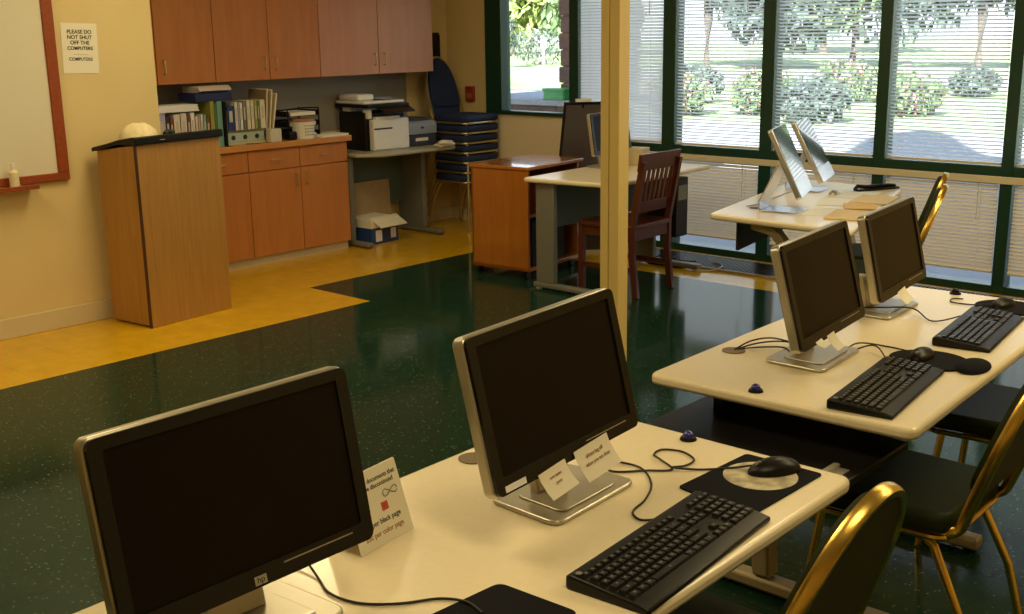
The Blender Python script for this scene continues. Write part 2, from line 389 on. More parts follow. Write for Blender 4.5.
def blind(x0, x1, ztop, zbot, tilt, smat, pitch, label, group, wand=True, y=WY - 0.035 + 0.03):
    """tilt: slat angle in degrees, 0 = horizontal (open)"""
    root = empty('window_blind', ((x0 + x1) / 2, y, zbot)); tag(root, label, 'blind', group)
    W = x1 - x0; hh = ztop - zbot
    MB().box(-W / 2, W / 2, -.018, .018, hh - .035, hh).build('headrail', M['rail'], root, bevel=0.003)
    MB().box(-W / 2 + .004, W / 2 - .004, -.012, .012, 0, .014).build('bottom_rail', M['rail'], root, bevel=0.002)
    s = MB(); z = .024; a = math.radians(tilt)
    while z < hh - .04:
        hw = .0125; dy = hw * math.cos(a); dz = hw * math.sin(a)
        # inner edge (room side) lower when tilt > 0
        p = [(-dy, z - dz), (0, z + 0.0015), (dy, z + dz)]
        vs = [[s.bm.verts.new((xx, q[0], q[1])) for q in p] for xx in (-W / 2 + .005, W / 2 - .005)]
        for j in range(2): s.bm.faces.new((vs[0][j], vs[0][j + 1], vs[1][j + 1], vs[1][j]))
        z += pitch
    s.build('slats', smat, root)
    for fx in (-.36, .36):
        MB().tube([(fx * W, -.0145, .01), (fx * W, -.0145, hh - .03)], .0011, 5).build('ladder_cord', M['cord'], root)
    if wand:
        MB().tube([(W / 2 - .12, -.024, hh - .03), (W / 2 - .12, -.026, max(.1, hh - .28))], .0035, 6).build('tilt_wand', M['white_pl'], root)
    return root
names = ['beside the column', 'second pane right of the column', 'third pane right of the column', 'behind the two silver all-in-one computers', 'right pane showing the arched shadow', 'pane at the right frame edge', 'pane beyond the right frame edge', 'last pane on the right']
up_l = ['nearly closed bluish white blind in the pane the yellow column stands in front of',
        'open white blind right of the yellow column over trees and pink flowers',
        'open white blind directly behind the two all-in-one computer screens',
        'open white blind with the arched building shadow seen through it',
        'sliver of open white blind at the right edge of the photo']
lo_l = ['cream lower blind behind the wooden chair and desk end',
        'cream lower blind above the floor grille left of the computer table',
        'cream lower blind hidden behind the two all-in-one computers',
        'cream lower blind behind the gold chairs and far black monitor',
        'sliver of cream lower blind at the right edge of the photo']
for i in range(1, 6):
    x0 = mull[i][1] + .006; x1 = mull[i + 1][0] - .006
    blind(x0, x1, 2.02, 0.80, 58 if i == 1 else -27, M['slat'], 0.0235, up_l[i - 1], 'upper window blinds')
    blind(x0, x1, 0.734, 0.125, 46, M['slat_low'], 0.0235, lo_l[i - 1], 'lower window blinds')
for i in range(6, len(mull) - 1):
    x0 = mull[i][1] + .006; x1 = mull[i + 1][0] - .006
    blind(x0, x1, 2.02, 0.80, 14, M['slat'], 0.0235, 'open white blind in a window outside the right of the photo', 'upper window blinds', False)
    blind(x0, x1, 0.734, 0.125, 64, M['slat_low'], 0.0235, 'cream lower blind in a window outside the right of the photo', 'lower window blinds', False)
# cream trim strip under the transom
struct(MB().box(-5.80, -1.60, WY - .045, WY - .031, 0.69, 0.735).build('trim_%d' % k, M['rail'], bevel=0.003)); k += 1

# floor grille in front of the window
g = empty('floor_grille', (0, 0, 0)); tag(g, 'dark metal slotted floor grille along the foot of the windows', 'grille')
MB().box(-4.95, -2.2, 6.70, 7.06, 0.0005, 0.003).build('pan', M['dark'], g)
f = MB(); f.box(-4.97, -2.18, 6.685, 6.70, 0.0005, 0.016); f.box(-4.97, -2.18, 7.06, 7.078, 0.0005, 0.016)
f.build('grille_rim', M['tan_metal'], g)
s = MB(); x = -4.94
while x < -2.2: s.box(x, x + .008, 6.70, 7.06, 0.003, 0.014); x += 0.026
s.build('bars', M['grille'], g)

# column
c = MB().box(-.047, .047, -.041, .047, 0, CZ)
c.box(-.047, -.006, -.047, -.040, 0, CZ); c.box(.000, .047, -.047, -.040, 0, CZ)
col_o = c.build('column', M['column'], None, (-3.149, 4.158, 0), (0, 0, math.radians(8)), bevel=0.0015)
struct(col_o)

# ------------------------------------------------------------ outside
GZ = -0.06
struct(MB().box(-90, 60, 7.5, 18.2, GZ - .2, GZ).build('floor_pavement', M['pavement']))
struct(MB().box(-90, 60, 18.2, 120, GZ - .2, GZ - .0).build('floor_lawn', M['lawn']))
struct(MB().prism([(-60, 36), (-8, 31), (6, 33), (6, 37.5), (-8, 36), (-60, 42)], GZ + .002, GZ + .02).build('floor_path', M['pavement']))
# our own facade above the windows: its stepped and arched parapet throws the shadow on the pavement
def wallpt(gx, gy):
    t = gy - 7.5
    return (gx + 0.35 * t, SUN_D.length * t * math.tan(ELEV) + GZ)
prof = [wallpt(-7.05, 14.4), wallpt(-7.25, 15.0), wallpt(-7.45, 15.0), wallpt(-7.75, 16.1), wallpt(-7.95, 16.9), wallpt(-7.85, 17.8), wallpt(-7.70, 18.5), wallpt(-7.2, 18.2), wallpt(-6.7, 17.4), wallpt(-6.2, 16.5), wallpt(-5.6, 15.5), wallpt(-5.3, 15.3)]
for q in range(1, len(prof)):
    if prof[q][0] < prof[q - 1][0] + .02: prof[q] = (prof[q - 1][0] + .02, prof[q][1])
zl = 3.4
outl = [(-30, CZ), (-30, zl), (prof[0][0], zl)] + prof + [(20, prof[-1][1]), (20, CZ)]
mxw = Matrix(((1, 0, 0, 0), (0, 0, -1, 7.5), (0, 1, 0, 0), (0, 0, 0, 1)))
struct(MB().prism(outl, 0, .14, mxw).build('wall_parapet', M['brick']))

def foliage(s, c, rad, n, leaf, flat=0.8):
    for _ in range(n):
        v = Vector((random.gauss(0, 1), random.gauss(0, 1), random.gauss(0, 1))).normalized() * (random.random() ** 0.4)
        p = Vector(c) + Vector((v.x * rad, v.y * rad, v.z * rad * flat))
        q = Euler((random.random() * 6, random.random() * 6, random.random() * 6)).to_matrix()
        l = leaf * random.uniform(.6, 1.3)
        vs = [s.bm.verts.new(p + q @ Vector(a)) for a in ((-l, 0, 0), (0, -l * .45, 0), (l, 0, 0), (0, l * .45, 0))]
        s.bm.faces.new(vs)
def tree(x, y, h, r, m, label, seed, n=1500, leaf=.22):
    random.seed(seed)
    root = empty('tree', (x, y, GZ)); tag(root, label, 'tree', 'trees outside the windows')
    t = MB(); t.tube([(0, 0, -.05), (.05, 0, h * .3), (-.04, .05, h * .55), (0, 0, h * .8)], .03 * h, 8)
    for a in range(4):
        an = a * 1.6 + seed
        t.cyl((0, 0, h * (.35 + .06 * a)), (math.cos(an) * r * .6, math.sin(an) * r * .6, h * (.6 + .05 * a)), .012 * h, .005 * h, 6)
    t.build('trunk', M['bark'], root)
    f = MB()
    for a in range(7):
        an = random.random() * 6.28; rr = random.random() * r * .6
        foliage(f, (math.cos(an) * rr, math.sin(an) * rr, h * random.uniform(.30, .85)), r * .55, n // 7, leaf)
    f.build('crown', m, root)
tree(-27.0, 42, 6.5, 3.4, M['leaf_dark'], 'broad dark tree on the lawn behind the first open blind', 1, 2600, .26)
tree(-23.6, 41, 6.0, 3.0, M['leaf_dark'], 'bluish tree left of the window bar behind the computers', 2, 2600, .26)
tree(-20.9, 43, 7.0, 3.2, M['leaf'], 'green tree on the lawn above the all-in-one computers', 3, 2600, .26)
tree(-16.0, 43, 6.5, 2.7, M['leaf_dark'], 'dark tree standing on the lawn above the arched shadow', 4, 3000, .22)
tree(-14.0, 52, 8.0, 3.5, M['leaf'], 'distant green tree beyond the path at the upper right', 5)
tree(-35.3, 38.5, 3.0, 1.1, M['leaf_dark'], 'small round tree seen through the clear left window', 6, 700, .10)
tree(-52.5, 58, 7.5, 4.2, M['leaf_yel'], 'pale yellow-green tree mass far behind the clear window', 7, 2500, .4)
tree(-46.5, 59, 7, 3.5, M['leaf'], 'large hazy tree far behind the left blinds', 8, 3000, .5)
tree(-33, 64, 10, 6.5, M['leaf_dark'], 'large bluish tree far behind the middle blinds', 9, 3000, .5)
tree(-17, 66, 9, 6, M['leaf'], 'pale tree far behind the rightmost pane', 10, 3000, .4)
def shrub(x, y, r, m, label, seed, fl=False):
    random.seed(seed); f = MB(); foliage(f, (0, 0, r * .55), r, 900, .09, .6)
    root = empty('shrub', (x, y, GZ)); tag(root, label, 'shrub', 'shrubs outside the windows')
    f.build('leaves', m, root)
    f = MB()
    for _ in range(5): f.cyl((0, 0, 0), (random.uniform(-.4, .4) * r, random.uniform(-.4, .4) * r, r * .6), .012, .006, 5)
    f.build('stems', M['bark'], root)
    if fl:
        f = MB(); foliage(f, (0, 0, r * .6), r * 1.03, 260, .06, .6); f.build('blossoms', M['flower'], root)
shrub(-13.0, 19.2, .7, M['leaf'], 'pink-flowering bush behind the first open blind, left', 21, True)
shrub(-14.9, 22.5, .8, M['leaf_dark'], 'dark bush behind the first open blind', 22)
shrub(-11.6, 20.2, .75, M['leaf'], 'pink-flowering bush left of the window bar', 23, True)
shrub(-9.9, 18.95, 0.7, M['leaf_dark'], 'bluish bush directly above the all-in-one computers', 24)
shrub(-9.1, 21.2, .7, M['leaf'], 'pink-flowering bush above the computers', 25, True)
shrub(-11.9, 24.2, .8, M['leaf'], 'low green bush farther back behind the computers', 26, True)
shrub(-36.6, 42.4, 1.5, M['leaf_dark'], 'dark green bush below the trees in the clear window', 27)
shrub(-10.3, 27.6, .6, M['leaf_dark'], 'dark low bush left of the open lawn', 28)
# brick planter wall and pillar outside the clear window
lw = empty('planter_wall', (-8.4, 8.8, 0)); tag(lw, 'low brown brick wall with grey stone ledge outside the clear window', 'wall')
MB().box(-3, 1.75, -.28, .28, GZ, .93).build('brickwork', M['brick'], lw)
MB().box(-3, 1.80, -.34, 1.0, .93, .985).build('stone_ledge', M['ledge'], lw, bevel=.006)
pl = MB(); pl.box(-.23, .38, -.16, .22, .985, 3.7); zz = .985; kk = 0
while zz < 3.6:
    e = 0.02 if kk % 2 else 0.0
    pl.box(-.25 - e, .40, -.17, .24 + e, zz, zz + .15); zz += .158; kk += 1
tag(pl.build('brick_pillar', M['brick'], None, (-6.95, 8.8, 0), bevel=.012), 'rough brown brick pillar standing outside beside the clear window', 'pillar')
gp = MB().prism(rrect(.27, .14, .02), .985, 1.075)
gp.prism(rrect(.29, .16, .02), 1.07, 1.095)
tag(gp.build('planter_box', M['green_pl'], None, (-7.16, 8.545, 0), bevel=.004), 'green plastic box on the ledge outside the clear window', 'box')
sg = MB(); sg.box(-.03, .03, -.03, .03, GZ, .9); sg.box(-.12, .12, -.02, .02, .9, 1.25)
tag(sg.build('marker_post', M['white_pl'], None, (-28.0, 32.6, 0), bevel=.01), 'small white post on the lawn seen through the clear window', 'post')

# ------------------------------------------------------------ whiteboard wall
r = empty('whiteboard', (LX, 1.7, 0)); tag(r, 'whiteboard in a red-brown wooden frame on the left wall', 'whiteboard')
MB().box(.004, .014, -1.4, 1.37, .89, 2.4).build('board', M['wboard'], r)
f = MB(); f.box(.004, .026, 1.36, 1.425, .90, 2.40); f.box(.004, .026, -1.45, -1.39, .90, 2.40); f.box(.004, .026, -1.45, 1.425, .855, .90); f.box(.004, .026, -1.45, 1.425, 2.4, 2.45)
f.build('frame', M['frame_red'], r, bevel=.004)
f = MB(); f.box(.02, .10, -1.2, 1.205, .832, .846); f.box(.088, .10, -1.2, 1.205, .846, .856)
f.build('marker_tray', M['frame_red'], r, bevel=.002)
r = empty('spray_bottle', (LX + .06, 2.785, .847)); tag(r, 'small white bottle standing on the whiteboard tray at the left photo edge', 'bottle')
MB().cyl((0, 0, 0), (0, 0, .085), .026, .026).cyl((0, 0, .085), (0, 0, .10), .026, .012).build('body', M['cream'], r, smooth=True)
MB().cyl((0, 0, .10), (0, 0, .135), .013, .011).build('cap', M['white_pl'], r, smooth=True)
# notice
r = empty('wall_notice', (LX + .0015, 3.275, 1.585)); tag(r, 'white paper notice with black capitals taped right of the whiteboard', 'notice')
r.rotation_euler = (math.radians(-2), 0, 0)
MB().box(0, .0012, -.108, .108, -.14, .14).build('paper', M['paper'], r)
for i, (tx, sz) in enumerate((('PLEASE DO', .030), ('NOT SHUT', .030), ('OFF THE', .030), ('COMPUTERS', .027), ('- - - - - - -', .02), ('COMPUTERS', .025))):
    text('lettering', tx, sz, M['ink_grey'] if i == 4 else M['ink'], r, Matrix.Translation((.002, 0, .082 - .030 * i)) @ FACE_X, bold=.0006)

# ------------------------------------------------------------ lectern
r = empty('lectern', (-6.000, 3.595, 0), math.radians(7)); tag(r, 'tall light oak lectern with black top, standing near the left wall', 'lectern')
def lect_body():
    b = MB(); # local x forward(+), width y
    xf, xb = .10, -.245
    b.prism([(xb, 0.012), (xf, 0.012), (xf, 1.055), (xb, 1.01)], -.295, .295, Matrix(((1, 0, 0, 0), (0, 0, 1, 0), (0, 1, 0, 0), (0, 0, 0, 1))))
    return b
lect_body().build('body', M['lectern'], r)
MB().box(.10, .118, -.30, .30, .0, 1.055).build('front_panel', M['lectern'], r, bevel=.003)
MB().box(.0985, .1195, -.3015, -.2945, 0, 1.056).build('edge_strip', mat('edge_strip_dark', (.06, .02, .008), .5), r)
xz = Matrix(((1, 0, 0, 0), (0, 0, 1, 0), (0, 1, 0, 0), (0, 0, 0, 1)))
MB().prism([(-.27, 1.005), (-.12, 1.035), (-.03, 1.056), (.120, 1.056), (.136, 1.060), (.136, 1.098), (.115, 1.102), (-.03, 1.080), (-.12, 1.058), (-.27, 1.028)], -.315, .315, xz).build('top', M['black'], r, bevel=.004)
# cap on the lectern
random.seed(3)
r = empty('baseball_cap', (-6.02, 3.44, 1.072), math.radians(200)); tag(r, 'crumpled cream baseball cap lying on the black lectern top', 'cap')
b = MB(); b.ball((0, 0, 0), .10, (1.15, 1, .95), 20)
for v in list(b.bm.verts):
    if v.co.z < 0: v.co.z *= .03
    else: v.co += Vector((random.uniform(-1, 1), random.uniform(-1, 1), random.uniform(-1, 1))) * .005
b.build('crown', M['cream'], r, smooth=True)
b = MB(); vs = []
pts = [(-.06 + 0, .075), (-.13, .07), (-.17, .04), (-.18, 0), (-.17, -.04), (-.13, -.07), (-.06, -.075)]
b.prism(pts, .002, .007); b.build('brim', M['cream'], r, bevel=.002)
MB().tube([(.075, -.04, .05), (.098, 0, .06), (.075, .04, .05)], .006, 6).build('strap', mat('cap_strap', (.25, .17, .07), .8), r)
tag(MB().tube(smooth_path([(-.03, 0, .0), (-.01, .01, .008), (.01, .0, .01), (.03, -.01, .0)]), .013, 8).build('microphone_pouch', mat('dark_green_cloth', (.02, .04, .025), .8), None, (-5.93, 3.58, 1.100), (0, 0, 1.7)), 'small dark green pouch beside the cap on the lectern', 'pouch')

# ------------------------------------------------------------ cabinets
def pull_v(parent, x, y, z):
    MB().tube([(x, y, z - .045), (x + .026, y, z - .04), (x + .030, y, z), (x + .026, y, z + .04), (x, y, z + .045)], .005, 6, Vector((0, 1, 0))).build('handle', M['champagne'], parent, smooth=True)
def pull_h(parent, x, y, z):
    MB().tube([(x, y - .045, z), (x + .026, y - .04, z), (x + .030, y, z - .004), (x + .026, y + .04, z), (x, y + .045, z)], .005, 6).build('handle', M['champagne'], parent, smooth=True)
FX = -6.85
def base_cab(y0, y1, cols, handles, label):
    r = empty('base_cabinet', (FX - .2, (y0 + y1) / 2, 0)); tag(r, label, 'cabinet', 'base cabinets under the counter')
    oy = (y0 + y1) / 2; ox = FX - .2
    MB().box(BX - ox + .003, FX - .02 - ox, y0 - oy + .001, y1 - oy - .001, .10, .84).build('body', M['cab'], r)
    MB().box(BX - ox + .003, FX - .075 - ox + .03, y0 - oy + .001, y1 - oy - .001, 0, .10).build('toe_kick', M['base'], r)
    for j, (a, b) in enumerate(cols):
        d = empty('x'); bpy.data.objects.remove(d)
        dr = MB().box(.18, .20, a - oy + .003, b - oy - .003, .69, .835).build('drawer', M['cab'], r, bevel=.002)
        pull_h(dr, .20, (a + b) / 2 - oy, .765)
        do = MB().box(.18, .20, a - oy + .003, b - oy - .003, .07, .683).build('door', M['cab'], r, bevel=.002)
        pull_v(do, .20, (b - .045 if handles[j] > 0 else a + .045) - oy, .60)
base_cab(4.745, 5.655, [(4.745, 5.20), (5.20, 5.655)], [1, -1], 'maple base cabinet with two doors and two drawers, right end of counter')
base_cab(3.76, 4.745, [(3.76, 4.25), (4.25, 4.745)], [1, -1], 'maple base cabinet partly hidden behind the lectern')
tag(MB().box(BX + .003, FX + .025, 3.745, 5.685, .842, .885).build('countertop', M['counter'], None, bevel=.004), 'long orange-brown laminate countertop over the base cabinets', 'countertop')
UX = -6.97
def up_cab(y0, y1, ysplit, label, z0=1.325, z1=2.25):
    r = empty('wall_cabinet', (UX, (y0 + y1) / 2, z0)); tag(r, label, 'cabinet', 'wall cabinets above the counter')
    oy = (y0 + y1) / 2; zt = z1 - z0
    MB().box(BX - UX + .003, -.02, y0 - oy + .001, y1 - oy - .001, 0.0, zt).build('body', M['cab'], r)
    for a, b, sgn in ((y0, ysplit, 1), (ysplit, y1, -1)):
        d = MB().box(-.02, 0, a - oy + .003, b - oy - .003, 0, zt).build('door', M['cab_pink'] if y0 > 5 else M['cab'], r, bevel=.002)
        pull_v(d, 0, (b - .05 if sgn > 0 else a + .05) - oy, .115)
M['cab_pink'] = wood('cabinet_maple_pinkish', (0.50, 0.22, 0.12), (0.56, 0.26, 0.14), 0.33, (6, 6, 0.7))
up_cab(3.745, 4.61, 4.155, 'maple wall cabinet at the left end, above the books')
up_cab(4.61, 5.535, 5.07, 'maple wall cabinet in the middle, above the counter')
up_cab(5.535, 6.715, 6.12, 'wide pinkish maple wall cabinet at the right, above the printers')
struct(MB().box(BX, BX + .006, 3.75, 6.7, .885, 1.325).build('trim_backsplash', mat('grey_backsplash', (.30, .28, .24), .7)))

# ------------------------------------------------------------ books and things on the counter
CT = .886
bookm = {}
def bm_(c):
    if c not in bookm: bookm[c] = mat('book_cover_%d' % len(bookm), c, .5, noise=.04)
    return bookm[c]
def book(y, th, h, d, c, label, x=-6.90, z=CT, lean=0.0, title=True, group='books on the counter', band=None):
    r = empty('book', (x, y, z)); r.rotation_euler = (lean, 0, 0); tag(r, label, 'book', group)
    b = MB(); b.box(-.003, 0, -th / 2, th / 2, 0, h)
    b.box(-d, 0, -th / 2, -th / 2 + .002, 0, h); b.box(-d, 0, th / 2 - .002, th / 2, 0, h)
    b.build('cover', bm_(c), r)
    MB().box(-d + .004, -.003, -th / 2 + .002, th / 2 - .002, .003, h - .004).build('pages', M['white_paper'], r)
    if title: MB().box(0, .0006, -th * .22, th * .22, h * .35, h * .8).build('spine_label', bm_(band or (.55, .5, .4)), r)
P = (.70, .62, .58); Wt = (.80, .78, .74); DK = (.05, .03, .04); TL = (.20, .42, .40); NV = (.02, .04, .16); OL = (.34, .33, .06); GY = (.16, .16, .15); CR = (.70, .62, .42); BR = (.18, .07, .03); LV = (.42, .40, .62); GN = (.10, .22, .08); TN = (.50, .36, .18); PK = (.62, .42, .34)
row = [(.062, .245, LV, 'pale lavender'), (.030, .22, DK, 'black'), (.026, .21, BR, 'dark maroon'), (.052, .23, P, 'pale pink-grey'), (.050, .235, P, 'second pale pink'), (.026, .22, BR, 'dark brown'),
       (.034, .235, Wt, 'white'), (.024, .21, P, 'slim pinkish'), (.018, .205, PK, 'slim rose'), (.020, .22, Wt, 'slim white'), (.024, .215, TL, 'slim teal'), (.028, .20, BR, 'reddish brown')]
y = 4.085
for th, h, c, nm in row:
    nxt = {'pale lavender': 'leftmost in the row', 'black': 'right of the lavender binder'}.get(nm, 'in the left row behind the lectern')
    book(y + th / 2, th - .001, h + .012, .17, c, '%s book %s on the counter' % (nm, nxt)); y += th + .001
y += .004
for th, h, c, nm in [(.034, .315, OL, 'olive yellow'), (.020, .30, GN, 'dark green'), (.042, .312, TL, 'turquoise')]:
    book(y + th / 2, th, h, .18, c, 'tall %s book just right of the lectern top, left of the black bookend' % nm, title=False); y += th + .001
be = MB().box(-6.98, -6.86, y + .003, y + .006, CT, CT + .31); be.box(-6.98, -6.86, y + .003, y + .05, CT, CT + .002)
tag(be.build('bookend', M['black'], None), 'black metal bookend dividing the two rows of books', 'bookend'); y += .010
yb = y
# tape box below second row
row2 = [(.030, .17, PK, 'short pink'), (.062, .20, NV, 'thick navy blue'), (.028, .225, P, 'pale grey'), (.014, .225, (.5, .5, .55), 'thin blue-grey'), (.024, .22, Wt, 'white'), (.030, .225, GY, 'dark grey'),
        (.034, .23, CR, 'cream'), (.030, .23, CR, 'second cream'), (.026, .23, OL, 'olive green'), (.020, .225, GN, 'thin green'), (.046, .23, CR, 'thick ivory')]
for th, h, c, nm in row2:
    book(y + th / 2, th - .001, h - .028, .15, c, '%s book in the right row on top of the pale storage case' % nm, x=-6.905, z=CT + .1015); y += th + .001
# leaning folders
for j, (dy, c, nm, hh) in enumerate(((0.01, (.30, .22, .12), 'brown', .37), (.035, (.55, .42, .24), 'tan', .365), (.06, (.62, .50, .30), 'ragged tan', .34))):
    r = empty('folder', (-6.95, y + dy + .01, CT)); r.rotation_euler = (math.radians(-5 - 3 * j), 0, 0); tag(r, '%s cardboard folder leaning at the right end of the books' % nm, 'folder', 'folders at the end of the books')
    MB().box(-.22, 0, 0, .012, 0, hh).build('cover', bm_(c), r, bevel=.002)
    MB().box(-.21, .004, .003, .009, .01, hh + .008).build('papers', M['paper'], r)
# green-white cassette case with round windows
r = empty('storage_case', (-6.91, yb + .172, CT)); tag(r, 'flat pale green storage case with round dots under the right row of books', 'case')
MB().box(-.17, .0, -.165, .165, .015, .085).build('body', bm_((.42, .50, .42)), r, bevel=.004)
MB().box(-.172, .003, -.172, .172, .085, .101).build('lid', bm_((.14, .13, .06)), r)
MB().box(-.172, .006, -.17, .17, 0, .015).build('base', bm_((.55, .5, .3)), r)
for q in (-.10, 0, .10): MB().cyl((0, q, .05), (.003, q, .05), .017).build('dot', M['ink'], r)
tag(MB().box(-.05, .05, -.0035, .0035, 0, .007).build('pen', bm_((.12, .08, .03)), None, (-6.86, yb + .2, CT), (0, 0, 1.2)), 'dark pen lying on the counter before the storage case', 'pen')
b = MB().prism(rrect(.06, .10, .01), 0, .095)
tag(b.build('paper_cup_box', bm_((.60, .56, .42)), None, (-6.86, yb + .385, CT), bevel=.004), 'small pale carton between the storage case and the white tub', 'carton')
# paper pile on left row and blue box above
pp = MB()
for j in range(5): pp.box(-.10 + .004 * j, .10 - .003 * j, -.16 + .004 * j, .16 - .006 * (j % 2), .009 * j, .009 * j + .008)
tag(pp.build('paper_stack', M['white_paper'], None, (-6.99, 4.245, CT + .2585)), 'stack of white papers lying flat across the left row of books', 'papers', kind='stuff')
r = empty('file_box', (-6.99, 4.545, CT + .3165)); tag(r, 'dark navy box with silver top lying on the tall books', 'box'); r.rotation_euler = (0, 0, .02)
MB().box(-.12, .09, -.16, .14, 0, .055).build('body', M['bookblue'], r, bevel=.003)
MB().prism([(-.12, .056), (.06, .056), (.095, .072), (.06, .10), (-.12, .10)], -.12, .14, xz).build('silver_top', M['bright_silver'], r, bevel=.003)
# file tray, tub, papers
r = empty('file_tray', (-7.07, 5.33, CT)); tag(r, 'black stacked letter tray with papers behind the white tub', 'tray')
for z in (0, .075, .15):
    f = MB(); f.box(-.13, .13, -.14, .14, z + .01, z + .014); f.box(-.13, .13, -.145, -.138, z + .01, z + .05); f.box(-.13, .13, .138, .145, z + .01, z + .05); f.box(-.13, -.125, -.14, .14, z + .01, z + .05)
    f.build('shelf', M['black'], r)
    MB().box(-.115, .12, -.115, .115, z + .015, z + .04 if z else z + .03).build('papers', M['paper'], r)
f = MB()
for a in (-.12, .12):
    for b_ in (-.145, .145): f.cyl((a, b_, 0), (a, b_, .215), .006, seg=8)
f.tube([(.12, -.145, .215), (.12, 0, .222), (.12, .145, .215)], .006); f.tube([(-.12, -.145, .004), (.12, -.145, .004), (.12, .145, .004), (-.12, .145, .004)], .005, closed=True)
f.build('frame', M['black'], r)
r = empty('plastic_tub', (-6.92, 5.30, CT)); tag(r, 'round white plastic tub with dark print and reddish rim on the counter', 'tub')
MB().cyl((0, 0, 0), (0, 0, .125), .080, .086, 24).build('body', bm_((.80, .76, .70)), r, smooth=True)
MB().cyl((0, 0, .125), (0, 0, .142), .089, .089, 24).build('lid', bm_((.45, .20, .12)), r, smooth=True)
b = MB()
for q in range(4):
    for a in range(-2, 3):
        an = a * .22; b.box(-.0005, .0008, -.006, .006, -.004, .004, mx=Matrix.Translation((math.cos(an) * .0838, math.sin(an) * .0838, .03 + .022 * q)) @ Matrix.Rotation(an, 4, 'Z'))
b.build('print', M['ink_grey'], r)
b = MB()
for j in range(4): b.box(-.10, .10, -.13 + .005 * j, .13, .004 * j, .004 * j + .0035)
tag(b.build('paper_stack', M['paper'], None, (-6.93, 5.53, CT)), 'low stack of papers at the right end of the countertop', 'papers', kind='stuff')
tag(MB().box(-.04, .04, -.035, .035, 0, .06).build('small_carton', M['black'], None, (-6.90, 5.165, CT), bevel=.01), 'small black box between carton and white tub', 'box')

# ------------------------------------------------------------ wall fixtures in the corner
r = empty('wall_speaker', (BX + .002, 7.02, 1.42)); tag(r, 'slim black wall speaker high in the corner above the stacked chairs', 'speaker')
MB().box(0, .07, -.035, .035, 0, .20).build('body', M['black'], r, bevel=.008)
MB().box(.005, .045, -.045, .045, .20, .215).build('cap', M['black'], r, bevel=.003)
r = empty('fire_alarm_box', (-7.01, WY - .001, 1.05)); tag(r, 'small red box on the wall between the stacked chairs and window', 'alarm box')
MB().box(-.05, .05, -.03, 0, 0, .13).build('body', M['red_box'], r, bevel=.006)
MB().box(-.03, .03, -.033, -.030, .03, .07).build('plate', M['ink_brown'], r)

# ------------------------------------------------------------ printer table
def quad_table(poly, z, th, name, label, cat, m_top, m_edge, r_corner=.04, group=None, loc=None):
    cx = sum(p[0] for p in poly) / 4; cy = sum(p[1] for p in poly) / 4
    r = empty(name, (cx, cy, 0)); tag(r, label, cat, group)
    P_ = roundpoly([(p[0] - cx, p[1] - cy) for p in poly], r_corner)
    MB().prism(P_, z - th, z).build('tabletop', m_top, r, bevel=.011, seg=3)
    return r, cx, cy
r, cx, cy = quad_table([(-7.28, 5.70), (-6.80, 5.70), (-6.66, 5.86), (-6.64, 6.63), (-7.28, 6.65)], .735, .028, 'printer_table', 'grey-edged worktable carrying the two printers', 'table', mat('printer_table_top', (.40, .38, .28), .4), None, .03)
cx = sum(p for p in (-7.28, -6.80, -6.66, -6.64, -7.28)) / 4; 
# roots of the table are at its own base point, so legs use the same offsets
cx = r.location.x; cy = r.location.y
for yy in (5.74, 6.52):
    MB().box(-7.22 - cx, -6.98 - cx + .06, yy - .025 - cy, yy + .025 - cy, .045, .707).build('leg', M['greymetal'], r, bevel=.006)
    MB().box(-7.24 - cx, -6.72 - cx, yy - .03 - cy, yy + .03 - cy, .012, .045).build('foot', M['greymetal'], r, bevel=.008)
    f = MB(); f.cyl((-6.74 - cx, yy - cy, 0), (-6.74 - cx, yy - cy, .012), .018); f.cyl((-7.2 - cx, yy - cy, 0), (-7.2 - cx, yy - cy, .012), .018)
    f.build('glide', mat('red_glide', (.15, .02, .01), .5), r)
MB().box(-7.20 - cx, -7.17 - cx, 5.77 - cy, 6.49 - cy, .25, .707).build('modesty_panel', M['teal_panel'], r)

# big multifunction printer (front faces +x)
r = empty('multifunction_printer', (-7.0, 6.10, .736), math.radians(-3)); tag(r, 'large white and black multifunction laser printer on the left of the table', 'printer')
MB().box(-.24, .10, -.20, .20, 0, .30).build('body', M['black'], r, bevel=.008)
MB().box(.10, .165, -.165, .195, .0, .245).build('front_cover', M['white_pl'], r, bevel=.012)
MB().box(.163, .1665, -.16, .02, .165, .178).build('paper_slot', M['ink'], r)
MB().box(.163, .168, -.155, .10, .012, .085).build('paper_drawer', M['white_pl'], r, bevel=.004)
MB().box(-.02, .14, -.12, .12, .245, .262).build('output_tray', M['paper'], r)
f = MB(); f.box(.06, .13, -.19, -.15, .25, .325); f.box(-.2, -.1, -.19, .19, .30, .345); f.build('scanner_support', M['white_pl'], r, bevel=.006)
MB().box(-.26, .17, -.22, .20, .335, .362).build('scanner', M['black'], r, bevel=.006)
MB().prism([(.10, .332), (.235, .292), (.245, .302), (.13, .358)], -.10, .20, xz).build('control_panel', M['black_gloss'], r, bevel=.003)
MB().prism([(.20, .305), (.236, .294), (.24, .300), (.21, .312)], -.02, .14, xz).build('display', M['print_grey'], r)
MB().box(-.25, .12, -.215, .19, .362, .385).build('scanner_lid', M['white_pl'], r, bevel=.008)
MB().box(-.24, .02, -.20, -.03, .385, .435).build('document_feeder', M['white_pl'], r, bevel=.018)
MB().box(-.20, .04, -.03, .13, .398, .405).build('feeder_tray', M['print_grey'], r)
